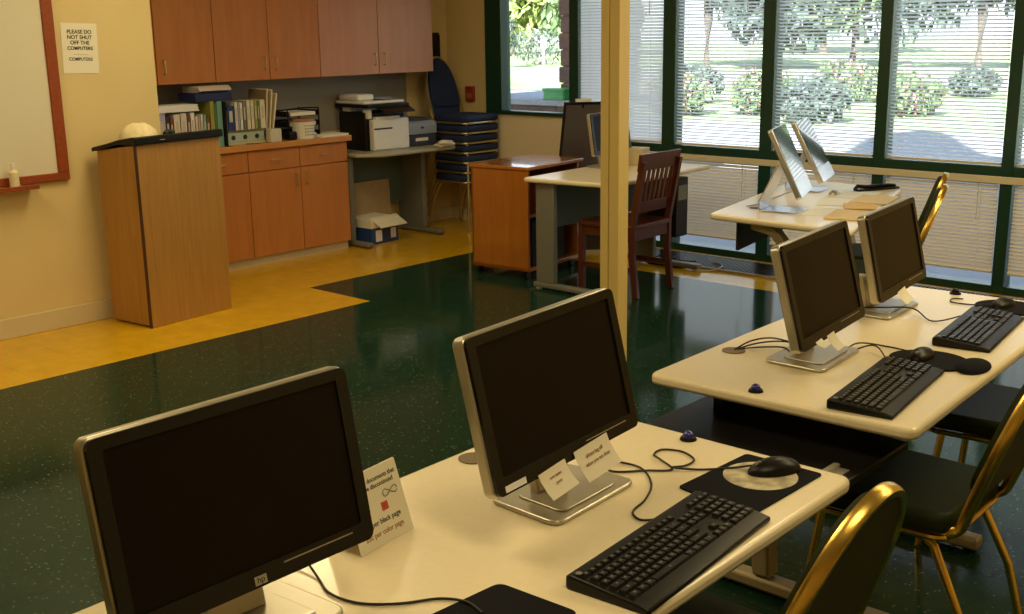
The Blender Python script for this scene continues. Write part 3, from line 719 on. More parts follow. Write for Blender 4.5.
# small printer
r = empty('laser_printer', (-6.99, 6.455, .736), math.radians(-4)); tag(r, 'small blue-grey laser printer on the right of the table', 'printer')
MB().box(-.20, .12, -.13, .17, 0, .095).build('base', M['print_dark'], r, bevel=.008)
MB().prism([(-.20, .095), (.13, .095), (.13, .17), (.10, .20), (-.20, .215)], -.13, .17, xz).build('body', M['print_grey'], r, bevel=.006)
MB().box(-.14, .08, -.10, .14, .2, .222).build('output_tray', M['print_dark'], r, bevel=.004)
MB().box(.12, .123, -.05, .08, .04, .065).build('label_plate', M['white_pl'], r)
MB().box(.131, .133, .0, .03, .14, .155).build('button', M['ink'], r)
# things under and by the table
r = empty('cardboard_box', (-6.98, 5.98, 0), math.radians(4)); tag(r, 'open blue and white cardboard box on the floor under the printer table', 'box')
MB().box(-.15, .14, -.14, .16, 0, .13).build('body', M['bluebox'], r, bevel=.003)
MB().box(.1405, .142, -.10, -.03, .02, .11).build('printed_label', M['white_paper'], r); MB().box(.1405, .142, .07, .13, .03, .11).build('printed_label', M['white_paper'], r)
MB().box(-.15, .14, -.145, .165, .131, .20).build('papers', M['paper'], r)
MB().box(0, .14, -.12, .18, 0, .006, mx=Matrix.Translation((.10, 0, .205)) @ Matrix.Rotation(math.radians(28), 4, 'Y')).build('flap', M['paper'], r)
b = MB().box(0, .012, -.24, .24, 0, .46)
tag(b.build('cardboard_sheet', M['cardboard'], None, (-7.12, 6.08, 0.0), (0, math.radians(-4), 0)), 'brown cardboard sheet leaning behind the box under the printers', 'cardboard')
random.seed(5)
b = MB()
for j in range(7):
    p = [(random.uniform(-.03, .05), random.uniform(-.09, .09), random.uniform(-.01, .03)) for _ in range(5)]
    b.tube(smooth_path(p, 5), .009, 6)
tag(b.build('tangled_cloth', M['cloth'], None, (-6.655, 6.50, .752), smooth=True), 'bundle of white cloth strips hanging on the printer table edge', 'cloth')

# ------------------------------------------------------------ banquet chair maker
def arch(w_bot, h, lean, z0, n=14, wide=1.0):
    """chair-back outline in the local y-z plane, leaning towards -x (rear)"""
    pts = []
    hw = w_bot / 2
    for (yy, zz) in ([(-hw * .92, 0), (-hw, .12), (-hw, .20)] + [(-hw * math.cos(a), .20 + (h - .20) * math.sin(a)) for a in [PI * k_ / (2 * n) for k_ in range(1, 2 * n)]] + [(hw, .20), (hw, .12), (hw * .92, 0)]):
        pts.append((-zz * math.tan(lean), yy, z0 + zz))
    return pts
def banquet_chair(label, tube_m, seat_m, back_m, group, lean=math.radians(19), bw=.355, h=.455, cat='chair'):
    """local: +x is where the sitter faces, origin on floor under the seat's rear edge"""
    r = empty('banquet_chair'); tag(r, label, cat, group)
    SZ = .44
    a = arch(bw, h, lean, SZ)
    # back frame: flat tube running up, round the top and forward under the seat at both ends
    L = [(.30, -bw / 2 + .02, SZ - .035), (.12, -bw / 2 + .005, SZ - .035), (.04, -bw / 2 + .006, SZ - .028), (.008, -bw / 2 + .01, SZ - .008)]
    full = L + a + [(p[0], -p[1], p[2]) for p in L[::-1]]
    f = MB(); n_ = Vector((math.cos(lean), 0, math.sin(lean)))
    f.sweep(full, [(-.006, -.014), (.006, -.014), (.010, -.007), (.010, .007), (.006, .014), (-.006, .014), (-.010, .007), (-.010, -.007)], up=n_)
    f.build('back_frame', tube_m, r, smooth=True)
    ins = [(p[1] * .93, (p[2] - SZ) * .965 + .012) for p in a if p[2] > SZ + .08]
    ins = [(-bw * .36, .085)] + ins + [(bw * .36, .085)]
    mx = Matrix(((-math.tan(lean), 0, 1, 0), (1, 0, 0, 0), (0, 0, 0, 0), (0, 0, 0, 1)))
    MXB = Matrix(((0, -math.tan(lean), 1, 0), (1, 0, 0, 0), (0, 1, 0, SZ), (0, 0, 0, 1)))
    MB().prism(ins, -.010, .0, MXB).build('back_panel', back_m, r, bevel=.003)
    MB().prism([(u * .96, v * .985 + .003) for u, v in ins], .0, .035, MXB).build('backrest', seat_m, r, bevel=.014, seg=3)
    seatP = roundpoly([(0.015, -.20), (.42, -.215), (.42, .215), (0.015, .20)], .06)
    MB().prism(seatP, SZ - .02, SZ + .035).build('seat', seat_m, r, bevel=.018, seg=3)
    MB().tube([(p[0] * .97 + .006, p[1] * .96, SZ - .028) for p in seatP], .009, 8, closed=True).build('seat_rail', tube_m, r, smooth=True)
    for sy in (-1, 1):
        MB().tube([(.10, sy * (bw / 2 - .02), SZ - .035), (.06, sy * (bw / 2 - .008), SZ - .06), (-.02, sy * (bw / 2 + .005), .22), (-.075, sy * (bw / 2 + .015), 0.004)], .0115, 10).build('leg', tube_m, r, smooth=True)
        MB().tube([(.37, sy * (bw / 2 - .03), SZ - .03), (.39, sy * (bw / 2 - .01), .22), (.41, sy * (bw / 2 + .005), 0.004)], .0115, 10).build('leg', tube_m, r, smooth=True)
    return r
green = banquet_chair('gold-framed banquet chair with dark olive back, nearest the camera at the front table', M['gold'], M['olive_vinyl'], M['olive_back'], 'gold banquet chairs')
def place(o, x, y, deg, label=None, z=0.0):
    o.location = (x, y, z); o.rotation_euler = (0, 0, math.radians(deg))
    if label: o['label'] = label
    return o
place(green, -0.90, 1.73, 180)
place(copy_tree(green), -.945, 2.83, 181, 'gold-framed chair with visible dark green seat tucked under the second table')
place(copy_tree(green), -.94, 3.62, 184, 'gold-legged chair mostly cut off by the right edge, behind the green-seated chair')
place(copy_tree(green), -2.44, 5.80, 199, 'far gold chair whose rounded back rises behind the rear black monitor')
place(copy_tree(green), -2.27, 5.37, 199, 'gold chair back just in front of the far gold chair by the window')
# stack of blue chairs
blue = banquet_chair('top chair of the stack, navy blue seat and rounded back facing the window', M['champagne'], M['blue_fabric'], M['blue_fabric'], 'stacked blue chairs', lean=math.radians(14), h=.50)
NST = 7
place(blue, -7.06, 6.95, 0, None, .49)
# stack order from floor upwards
ordn = ['bottom chair of the blue stack in the corner', 'second navy chair from the bottom of the corner stack', 'third navy chair from the bottom of the corner stack', 'middle navy chair of the corner stack', 'third navy chair from the top of the corner stack', 'navy chair just below the top one in the corner stack']
for j, lb in enumerate(ordn):
    place(copy_tree(blue), -7.06, 6.95, 0, lb, .0 + .0817 * j)

# ------------------------------------------------------------ cherry cabinet and desk
r = empty('rolling_cabinet', (-5.265, 5.93, 0), math.radians(6)); tag(r, 'orange-brown cherry cabinet on casters left of the far desk', 'cabinet')
f = MB(); f.box(-.24, .24, -.31, -.29, .055, .74); f.box(-.24, .24, .29, .31, .055, .74); f.box(-.24, -.22, -.31, .31, .055, .74); f.box(-.24, .24, -.31, .31, .055, .08); f.box(-.22, .23, -.29, .29, .42, .44)
f.build('body', M['cherry'], r, bevel=.002)
MB().box(-.25, .25, -.32, .36, .74, .765).build('top', M['cherry'], r, bevel=.006)
for a, b_ in ((-.2, -.27), (.2, -.27), (-.2, .27), (.2, .27)):
    MB().cyl((a - .012, b_, .025), (a + .012, b_, .025), .025).box(a - .01, a + .01, b_ - .01, b_ + .01, .03, .056).build('caster', M['black'], r)
r2 = empty('computer_tower', (-5.185, 5.90, .0812), math.radians(6)); tag(r2, 'dark computer case standing inside the cherry cabinet', 'computer')
MB().box(-.05, .14, -.2, .2, 0, .32).build('case', M['black'], r2, bevel=.006); MB().box(.14, .145, -.1, -.03, .20, .24).build('drive_door', M['greymetal'], r2)

# far desk
poly = [(-4.86, 5.44), (-4.20, 5.52), (-4.26, 6.72), (-4.92, 6.68)]
r, cx, cy = quad_table(poly, .73, .03, 'computer_desk', 'cream desk with grey metal legs beside the cherry cabinet', 'desk', M['table'], None, .03)
for yy in (5.52, 6.62):
    MB().box(-4.80 - cx, -4.65 - cx, yy - .02 - cy, yy + .02 - cy, .045, .70).build('leg', M['greymetal'], r, bevel=.006)
    MB().box(-4.82 - cx, -4.27 - cx, yy - .03 - cy, yy + .03 - cy, .012, .045).build('foot', M['greymetal'], r, bevel=.008)
    f = MB(); f.cyl((-4.79 - cx, yy - cy, 0), (-4.79 - cx, yy - cy, .012), .02); f.cyl((-4.3 - cx, yy - cy, 0), (-4.3 - cx, yy - cy, .012), .02)
    f.build('glide', M['white_pl'], r)
MB().box(-4.74 - cx, -4.72 - cx, 5.55 - cy, 6.6 - cy, .40, .70).build('modesty_panel', M['teal_panel'], r)
r = empty('computer_case', (-4.36, 6.42, .27)); tag(r, 'black computer case hung under the right end of the far desk', 'computer')
MB().box(-.17, .07, -.07, .07, 0, .40).build('case', M['black'], r, bevel=.006)
MB().box(.07, .074, -.05, .05, .25, .35).build('drive_bay', M['greymetal'], r)
MB().box(-.17, -.12, -.09, .10, .40, .429).build('hanger', M['greymetal'], r)

# mahogany slat-back chair, sitter faces -x
r = empty('wooden_chair', (-4.15, 5.86, 0), math.radians(180 + 2)); tag(r, 'dark mahogany wooden chair with slatted back at the far desk', 'chair')
def post(y_, x0, x1, top): 
    return MB().sweep([(x0 - .03, y_, 0), (x0, y_, .25), (x0, y_, .46), (x1, y_, top)], [(-.016, -.02), (.016, -.02), (.016, .02), (-.016, .02)], up=Vector((1, 0, 0)))
for sy in (-.20, .20): post(sy, 0, -.075, .86).build('leg', M['redwood'], r, bevel=.003)
for sy in (-.19, .19): MB().box(.38, .415, sy - .02, sy + .02, 0, .43).build('leg', M['redwood'], r, bevel=.004)
MB().prism(rrect(.44, .44, .03, cx=.20), .43, .46).build('seat', M['redwood'], r, bevel=.006)
MB().prism([(-.065, .80), (-.04, .80), (-.055, .905), (-.08, .905)], -.222, .222, xz).build('top_rail', M['redwood'], r, bevel=.004)
MB().prism([(-.012, .53), (.010, .53), (-.004, .60), (-.026, .60)], -.19, .19, xz).build('lower_rail', M['redwood'], r, bevel=.003)
for j in range(7):
    yy = -.15 + .05 * j
    MB().sweep([(-.012, yy, .59), (-.055, yy, .81)], [(-.012, -.005), (.012, -.005), (.012, .005), (-.012, .005)], up=Vector((1, 0, 0))).build('slat', M['redwood'], r)
f = MB(); f.box(.02, .40, -.20, -.18, .37, .43); f.box(.02, .40, .18, .20, .37, .43); f.box(.38, .40, -.19, .19, .37, .43); f.box(-.01, .01, -.19, .19, .36, .43)
f.box(.02, .39, -.20, -.18, .16, .19); f.box(.02, .39, .18, .20, .16, .19)
f.build('apron', M['redwood'], r)

# ------------------------------------------------------------ monitors, keyboards, mice
def monitor(name, label, c, w_, yaw, tilt, roll, base, byaw, badge=True, group='black widescreen monitors', ar=.645, scr=M['screen'], bd=.085):
    """c: centre of the front face; screen normal = +x rotated by yaw, tilted back"""
    r = empty(name, (base[0], base[1], base[2]), byaw); tag(r, label, 'monitor', group)
    inv = (Matrix.Translation(base) @ Matrix.Rotation(byaw, 4, 'Z')).inverted()
    h = w_ * ar
    pm = inv @ Matrix.Translation(c) @ Matrix.Rotation(yaw, 4, 'Z') @ Matrix.Rotation(-tilt, 4, 'Y') @ Matrix.Rotation(roll, 4, 'X')
    # panel local: x normal, y width, z height
    YZ = Matrix(((0, 0, 1, 0), (1, 0, 0, 0), (0, 1, 0, 0), (0, 0, 0, 1)))
    p = MB().prism(rrect(w_, h, .016), -.034, -.008, pm @ YZ).build('housing', M['silver'], r, bevel=.004)
    b = MB()
    outer = rrect(w_ - .006, h - .006, .014); inner = rrect(w_ - .05, h - .056, .004, cx=0, cy=.007)
    vo = [b.bm.verts.new((u, v, -.008)) for u, v in outer]; vo2 = [b.bm.verts.new((u, v, 0)) for u, v in outer]
    vi = [b.bm.verts.new((u, v, 0)) for u, v in inner]; vi2 = [b.bm.verts.new((u, v, -.006)) for u, v in inner]
    n_ = len(vo)
    for i in range(n_):
        j = (i + 1) % n_
        b.bm.faces.new((vo[i], vo[j], vo2[j], vo2[i])); b.bm.faces.new((vo2[i], vo2[j], vi[j], vi[i])); b.bm.faces.new((vi[i], vi[j], vi2[j], vi2[i]))
    b._x(b.bm.verts, pm @ YZ); b.build('bezel', M['black_gloss'], r)
    MB().box(-.007, -.004, -(w_ - .046) / 2, (w_ - .046) / 2, -(h - .052) / 2 + .007, (h - .052) / 2 + .007, mx=pm).build('screen', scr, r)
    MB().prism(rrect(w_ * .5, h * .6, .03), -.062, -.034, pm @ YZ).build('rear_cover', M['black'], r, bevel=.012)
    MB().box(.0002, .0008, w_ * .10, w_ * .40, -h / 2 + .0245, -h / 2 + .0265, mx=pm).build('bezel_line', M['silver'], r)
    if badge:
        MB().box(.0002, .0012, -.011, .011, -h / 2 + .007, -h / 2 + .021, mx=pm).build('badge', M['silver'], r, bevel=.002)
        text('badge_lettering', 'hp', .014, M['ink'], r, pm @ Matrix.Translation((.0014, 0, -h / 2 + .0105)) @ FACE_X)
    # neck from rear of panel to base
    a = pm @ Vector((-.05, 0, -h * .12)); d = pm @ Vector((-.045, 0, -h * .40))
    MB().sweep([a, d, Vector((-.055, 0, .10)), Vector((-.035, 0, .012))], [(-.055, -.011), (.055, -.011), (.055, .011), (-.055, .011)], up=Vector((1, 0, 0))).build('neck', M['silver'], r, bevel=.004)
    bp = MB().prism(roundpoly([(-.10, -.125), (bd, -.14), (bd, .14), (-.10, .125)], .03), 0, .010); bp.build('base', M['silver'], r, bevel=.004)
    MB().prism(roundpoly([(-.06, -.085), (bd - .02, -.095), (bd - .02, .095), (-.06, .085)], .02), .010, .014).build('base_pad', M['silver'], r, bevel=.003)
    if badge: MB().box(bd - .035, bd - .028, -.02, .09, .0142, .0155).build('base_trim', M['bright_silver'], r)
    return r, Matrix.Translation(base) @ Matrix.Rotation(byaw, 4, 'Z') @ pm, h
TZ = .7305
m1, pm1, h1 = monitor('monitor', 'nearest black monitor at the lower left, angled beside the tent card', (-1.378, .907, .985), .46, .007, .194, .0, (-1.43, .93, TZ), 0)
m2, pm2, h2 = monitor('monitor', 'black monitor on the front table with two paper slips under its screen', (-1.350, 1.612, .988), .467, .054, .23, .02, (-1.39, 1.675, TZ), math.radians(3), False)
m3, pm3, h3 = monitor('monitor', 'black monitor at the near end of the second table', (-1.423, 2.843, .966), .451, .078, .25, .02, (-1.475, 2.90, TZ), math.radians(4), False)
m4, pm4, h4 = monitor('monitor', 'black monitor at the window end of the second table', (-1.545, 3.588, .938), .445, .079, .22, .02, (-1.58, 3.56, TZ), math.radians(4), False)
d1, pmd, hd = monitor('monitor', 'dark monitor on the far desk seen edge-on left of the column', (-4.73, 6.21, .965), .44, .05, .16, 0, (-4.77, 6.23, TZ), 0, False)
r = empty('display_board', (-5.30, 6.66, 0), math.radians(-42)); tag(r, 'dark framed board on a stand rising behind the cherry cabinet', 'board')
TB = Matrix.Rotation(math.radians(-9), 4, 'Y')
b = MB(); b.prism([(-.27, .02), (.27, .02), (.135, 1.12), (-.135, 1.12)], -.004, .004, TB @ Matrix(((0, 0, 1, 0), (1, 0, 0, 0), (0, 1, 0, 0), (0, 0, 0, 1)))); b.build('panel', mat('dark_brown_panel', (.045, .032, .028), .5), r)
b = MB()
for q in ([(-.275, .0), (-.135, 1.13)], [(.275, .0), (.135, 1.13)], [(-.14, 1.12), (.14, 1.12)], [(-.25, .2), (.25, .2)]):
    b.tube([TB @ Vector((0.0, q[0][0], q[0][1])), TB @ Vector((0.0, q[1][0], q[1][1]))], .012, 6)
b.build('frame', M['black'], r)
b = MB(); b.cyl((-.17, 0, 1.10), (-.34, -.1, .0), .010, seg=8); b.build('rear_leg', M['black'], r)
MB().box(-.185, -.150, -.06, .06, 1.118, 1.14).build('white_label', M['white_pl'], r)
# note slips: things stuck on monitor 2
def slip(pm, h, y_, wd, hg, rot, label, lines, off=0.0, drop=.0, m_=M['paper'], group='paper slips taped to the monitors'):
    mx = pm @ Matrix.Translation((.0018, y_, -h / 2 + .012 + drop)) @ Matrix.Rotation(rot, 4, 'X')
    o = mx.translation.copy()
    r = empty('paper_slip', o); tag(r, label, 'note', group)
    L = Matrix.Translation(-o) @ mx
    b = MB(); q = [(.0, 0), (.002, -.25), (.012, -.7), (.022, -1.0)]
    rows = [[b.bm.verts.new(L @ Vector((x_, s_ * wd / 2, z_ * hg))) for s_ in (-1, 1)] for x_, z_ in q]
    rows2 = [[b.bm.verts.new(L @ Vector((x_ + .0008, s_ * wd / 2, z_ * hg))) for s_ in (-1, 1)] for x_, z_ in q]
    for i in range(3):
        b.bm.faces.new((rows[i][0], rows[i][1], rows[i + 1][1], rows[i + 1][0])); b.bm.faces.new((rows2[i][0], rows2[i][1], rows2[i + 1][1], rows2[i + 1][0]))
    b.build('paper', m_, r, smooth=True)
    if lines:
        sl = Matrix.Rotation(math.atan2(.022, hg) * -1.0, 4, 'Y')
        for i, tx in enumerate(lines):
            f_ = .28 + .24 * i; xx = .003 + .018 * max(0, f_ - .2) / .8
            text('lettering', tx, hg * .17, M['ink_brown'], r, L @ Matrix.Translation((xx + .0022, 0, -f_ * hg - .004)) @ Matrix.Rotation(math.radians(-15), 4, 'Y') @ FACE_X)
slip(pm2, h2, -.075, .085, .050, math.radians(4), 'left paper slip hanging under the front table monitor', ('user name:', 'guest'), )
slip(pm2, h2, .055, .115, .062, math.radians(3), 'larger right paper slip hanging under the front table monitor', ('please log off', 'when you are done'), drop=.008)
_st = MB().box(0, .0006, -.030, .030, -.006, .006); tag(_st.build('sticker', M['white_paper'], None), 'narrow white sticker at the lower left of the front table monitor', 'sticker'); bpy.data.objects['sticker'].matrix_world = pm2 @ Matrix.Translation((.0004, -.18, -h2 / 2 + .013))
slip(pm3, h3, -.04, .05, .045, .05, 'cream slip under the near monitor of the second table', None)
slip(pm3, h3, -.12, .04, .018, .05, 'small sticker at the lower left of the second table near monitor', None)
slip(pm4, h4, -.04, .07, .045, .1, 'crumpled cream slip under the window-end monitor', None)
# iMac-like all in one computers
def allinone(label, c, w_, yaw, tilt, base, byaw):
    ar = .93; h = w_ * ar
    r = empty('all_in_one_computer', base, byaw); tag(r, label, 'computer', 'silver all-in-one computers')
    inv = (Matrix.Translation(base) @ Matrix.Rotation(byaw, 4, 'Z')).inverted()
    pm = inv @ Matrix.Translation(c) @ Matrix.Rotation(yaw, 4, 'Z') @ Matrix.Rotation(-tilt, 4, 'Y')
    YZ = Matrix(((0, 0, 1, 0), (1, 0, 0, 0), (0, 1, 0, 0), (0, 0, 0, 1)))
    MB().prism(rrect(w_, h, .012), -.030, -.002, pm @ YZ).build('housing', M['alu'], r, bevel=.004)
    ch = h * .22
    MB().prism(rrect(w_ - .006, h - ch - .006, .006, cy=ch / 2), -.003, 0, pm @ YZ).build('screen', M['screen_glass'], r)
    MB().prism(rrect(w_, ch, .010, cy=-h / 2 + ch / 2), -.003, .0015, pm @ YZ).build('chin', M['alu'], r, bevel=.001)
    a = pm @ Vector((-.03, 0, .02))
    MB().sweep([a, Vector((-.12, 0, .05)), Vector((-.118, 0, .006))], [(-.085, -.004), (.085, -.004), (.085, .004), (-.085, .004)], up=Vector((1, 0, 0))).build('stand', M['alu'], r, bevel=.003)
    MB().prism(rrect(.20, .18, .02, cx=-.02), 0, .006).build('foot', M['alu'], r, bevel=.002)
allinone('nearer silver all-in-one computer tilted on the corner table', (-2.837, 5.24, .993), .40, .36, .43, (-2.86, 5.24, TZ), .15)
allinone('farther silver all-in-one computer, just behind the first', (-3.10, 5.98, .971), .40, .318, .472, (-3.13, 6.00, TZ), .15)

def keyboard(label, c, rot, group='black keyboards', num_block=True):
    r = empty('keyboard', (c[0], c[1], TZ), rot); tag(r, label, 'keyboard', group)
    # local y = length (left end at -y), x = depth, user at +x
    L = .455; D = .165
    MB().prism([(-D / 2, 0), (D / 2, 0), (D / 2, .010), (D / 2 - .02, .014), (-D / 2 + .01, .026), (-D / 2, .024)], -L / 2, L / 2, xz).build('body', M['black'], r, bevel=.004)
    def zk(x_): return .014 + (.026 - .014) * (D / 2 - .02 - x_) / (D - .03)
    kb = MB(); lg = MB()
    rows_ = [(-.060, 15, 'f'), (-.040, 14, 'n'), (-.0215, 14, 'n'), (-.003, 13, 'n'), (.0155, 12, 'n'), (.034, 8, 's')]
    y0 = -L / 2 + .012
    def key(x_, ya, yb, sx_=.0158):
        x_ += .008
        z = zk(x_); kb.prism([(x_ - sx_ / 2, ya), (x_ + sx_ / 2, ya), (x_ + sx_ / 2, yb), (x_ - sx_ / 2, yb)], z - .001, z + .0055)
        for v in kb.bm.verts[-4:]:
            v.co.x = x_ + (v.co.x - x_) * .8; m_ = (ya + yb) / 2; v.co.y -= .0016 if v.co.y > m_ else -.0016
        lg.box(x_ - .003, x_ + .0012, (ya + yb) / 2 - .0022, (ya + yb) / 2 + .0022, z + .0055, z + .0058)
    for x_, n_, t in rows_:
        if t == 'f':
            for i in range(15):
                yy = y0 + .0192 * i + (.004 * (i // 4)); key(x_, yy, yy + .0155, .012)
        elif t == 'n':
            wds = {14: [1] * 13 + [1.9], 13: [1.7] + [1] * 11 + [2.2], 12: [2.2] + [1] * 10 + [2.7]}[n_]; yy = y0
            for u in wds:
                key(x_, yy + .0008, yy + .0192 * u - .0012); yy += .0192 * u
        else:
            yy = y0
            for u in (1.3, 1.2, 1.2, 6.0, 1.2, 1.2, 1.2, 1.6):
                key(x_, yy + .0008, yy + .0192 * u - .0012); yy += .0192 * u
    yn = y0 + .0192 * 15.2
    for x_ in (-.040, -.0215):
        for i in range(3): key(x_, yn + .0192 * i + .001, yn + .0192 * (i + 1) - .001)
    key(.0155, yn + .0202, yn + .0374)
    for i in range(3): key(.034, yn + .0192 * i + .001, yn + .0192 * (i + 1) - .001)
    yn += .0192 * 3.5
    for x_ in (-.060, -.040, -.0215, -.003, .0155, .034):
        for i in range(4): key(x_, yn + .0192 * i + .001, yn + .0192 * (i + 1) - .001, .0158 if x_ > -.05 else .012)
    nk = len(kb.bm.faces); tmp = bpy.data.meshes.new('t'); lg.bm.to_mesh(tmp); lg.bm.free(); kb.bm.from_mesh(tmp); bpy.data.meshes.remove(tmp)
    kb.bm.faces.ensure_lookup_table()
    for f_ in kb.bm.faces[nk:]: f_.material_index = 1
    kb.build('keys', M['key'], r, mats=[M['key'], M['keylegend']])
    MB().cyl((-.065, -L / 2 + .016, .026), (-.065, -L / 2 + .016, .0275), .006).build('badge', M['keylegend'], r)
    return r
keyboard('black keyboard in the foreground on the front table', (-1.070, 1.60), math.radians(4.5))
keyboard('black keyboard at the near end of the second table', (-1.185, 2.746), math.radians(7))
keyboard('bluish-looking black keyboard at the window end of the second table', (-1.218, 3.47), math.radians(7))

def mouse(label, c, rot, z, m_=None, s_=1.0):
    r = empty('mouse', (c[0], c[1], z), rot); tag(r, label, 'mouse', 'computer mice')
    b = MB(); b.ball((0, 0, 0), .5, (.115 * s_, .062 * s_, .056 * s_), 24)
    for v in b.bm.verts:
        if v.co.z < 0: v.co.z *= .02
        v.co.z *= (1.0 - 1.8 * max(0, -v.co.x) - .0)
    b.build('body', m_ or M['black'], r, smooth=True)
    MB().cyl((-.034 * s_, -.003, .0165 * s_), (-.034 * s_, .003, .0165 * s_), .008 * s_, seg=12).build('scroll_wheel', M['greymetal'], r)
    return r
# mouse pads
def slab(name, pts, z0, z1, m_, label, cat, group=None, r_=.012, bev=.001):
    cx = sum(p[0] for p in pts) / len(pts); cy = sum(p[1] for p in pts) / len(pts)
    o = MB().prism(roundpoly([(p[0] - cx, p[1] - cy) for p in pts], r_), 0, z1 - z0).build(name, m_, None, (cx, cy, z0), bevel=bev)
    return tag(o, label, cat, group)
r = empty('mouse_pad', (-1.13, 1.97, TZ)); tag(r, 'dark mouse pad with a pale disc picture beside the foreground keyboard', 'mouse pad', 'mouse pads')
MB().prism(roundpoly([(-.105, -.115), (.085, -.15), (.09, .14), (-.095, .14)], .012), 0, .003).build('pad', M['mousepad'], r)
MB().cyl((-.005, .045, .003), (-.005, .045, .0036), .078, seg=40).build('disc_picture', M['disc'], r)
MB().cyl((-.005, .045, .0036), (-.005, .045, .0040), .012, seg=24).build('disc_centre', M['bright_silver'], r)
mouse('black mouse resting on the disc picture mouse pad', (-1.125, 2.055), math.radians(60), TZ + .0045, s_=1.08)
# pad at the bottom edge of the photo
r = empty('mouse_pad', (-1.145, 1.19, TZ)); tag(r, 'black mouse pad cut by the bottom edge of the photo', 'mouse pad', 'mouse pads')
MB().prism(roundpoly([(-.10, -.12), (.10, -.12), (.085, .125), (-.085, .115)], .02), 0, .003).build('pad', M['mousepad'], r)
mouse('black mouse at the bottom edge of the photo', (-1.13, 1.165), math.radians(20), TZ + .0035)
# gel wrist-rest pads on table 2
def gelpad(label, c, rot):
    r = empty('gel_mouse_pad', (c[0], c[1], TZ), rot); tag(r, label, 'mouse pad', 'mouse pads')
    MB().prism([(.11 * math.cos(a) - .02, .10 * math.sin(a)) for a in [2 * PI * i / 32 for i in range(32)]], 0, .006).build('pad', M['mousepad'], r, bevel=.002)
    b = MB(); b.ball((.10, 0, .004), .5, (.09, .15, .036), 20)
    for v in b.bm.verts:
        if v.co.z < .001: v.co.z = .001
    b.build('wrist_rest', M['mousepad'], r, smooth=True)
gelpad('black gel wrist-rest mouse pad between the two second table keyboards', (-1.19, 3.07), math.radians(5))
mouse('black mouse between the two keyboards of the second table', (-1.235, 3.075), math.radians(90), TZ + .0065)
gelpad('black gel wrist-rest mouse pad near the window end', (-1.235, 3.835), math.radians(5))
mouse('black mouse at the window end of the second table', (-1.275, 3.83), math.radians(80), TZ + .0065)

# cables lying on the tables
def cable(label, pts, m_=None, r_=.0024, group='cables on the tables'):
    o = MB().tube(smooth_path([(p[0], p[1], p[2] if len(p) > 2 else TZ + .003) for p in pts], 8), r_, 6).build('cable', m_ or M['cable'], None, smooth=True)
    c = sum((v.co for v in o.data.vertices), Vector()) / len(o.data.vertices); c.z = TZ
    o.data.transform(Matrix.Translation(-c)); o.location = c
    return tag(o, label, 'cable', group)
cable('looped mouse cable running from the front monitor to the disc pad mouse', [(-1.44, 1.80, TZ + .017), (-1.425, 1.831, TZ + .006), (-1.383, 1.836), (-1.338, 1.882), (-1.297, 1.924), (-1.343, 1.946, TZ + .008), (-1.378, 1.972), (-1.382, 2.009), (-1.34, 2.027), (-1.293, 2.003), (-1.288, 1.961), (-1.297, 1.924, TZ + .008), (-1.251, 1.963), (-1.20, 2.01, TZ + .006), (-1.165, 2.03, TZ + .014)])
cable('keyboard cable curling from the front monitor to the foreground keyboard', [(-1.45, 1.81, TZ + .02), (-1.427, 1.873, TZ + .006), (-1.356, 1.889), (-1.286, 1.832), (-1.247, 1.756), (-1.231, 1.693), (-1.198, 1.671), (-1.170, 1.690, TZ + .006), (-1.15, 1.70, TZ + .018)])
cable('long black cable under the nearest monitor running to the lower edge', [(-1.60, 1.14, TZ + .03), (-1.563, 1.135, TZ + .02), (-1.483, 1.112), (-1.421, 1.089), (-1.356, 1.1), (-1.305, 1.143), (-1.267, 1.198), (-1.22, 1.215, TZ + .006), (-1.17, 1.20, TZ + .010)])
cable('black cable leaving the table grommet left of the near second table monitor', [(-1.69, 2.82), (-1.67, 2.88, TZ + .02), (-1.63, 2.93, TZ + .025), (-1.58, 2.97, TZ + .01)])
cable('second black cable from the grommet by the near second table monitor', [(-1.688, 2.825), (-1.655, 2.90, TZ + .012), (-1.60, 2.95, TZ + .015), (-1.54, 2.96, TZ + .006)])
cable('thin cable from the grommet behind the near second table monitor', [(-1.686, 2.83), (-1.63, 2.87, TZ + .01), (-1.57, 2.90, TZ + .012), (-1.52, 2.85, TZ + .006)])
cable('cable from the near second table monitor to its keyboard', [(-1.42, 3.02), (-1.37, 3.06, TZ + .02), (-1.30, 2.99), (-1.255, 2.88, TZ + .006), (-1.235, 2.85, TZ + .024)])
cable('cable arching between monitors on the second table', [(-1.43, 2.98), (-1.43, 3.08, TZ + .012), (-1.36, 3.13), (-1.28, 3.11, TZ + .006)])
cable('cable lying across the window-end monitor base to its keyboard', [(-1.62, 3.44, TZ + .02), (-1.55, 3.50, TZ + .022), (-1.47, 3.56, TZ + .019), (-1.38, 3.50), (-1.31, 3.56, TZ + .02)])
cable('mouse cable with a small plug at the window end of the second table', [(-1.30, 3.80, TZ + .012), (-1.36, 3.80), (-1.43, 3.79), (-1.45, 3.84), (-1.42, 3.86)])
cable('pale cable on the corner table behind the all-in-one computers', [(-3.09, 5.23), (-3.08, 5.36), (-3.13, 5.6), (-3.17, 5.85), (-3.15, 6.05)], M['print_grey'])

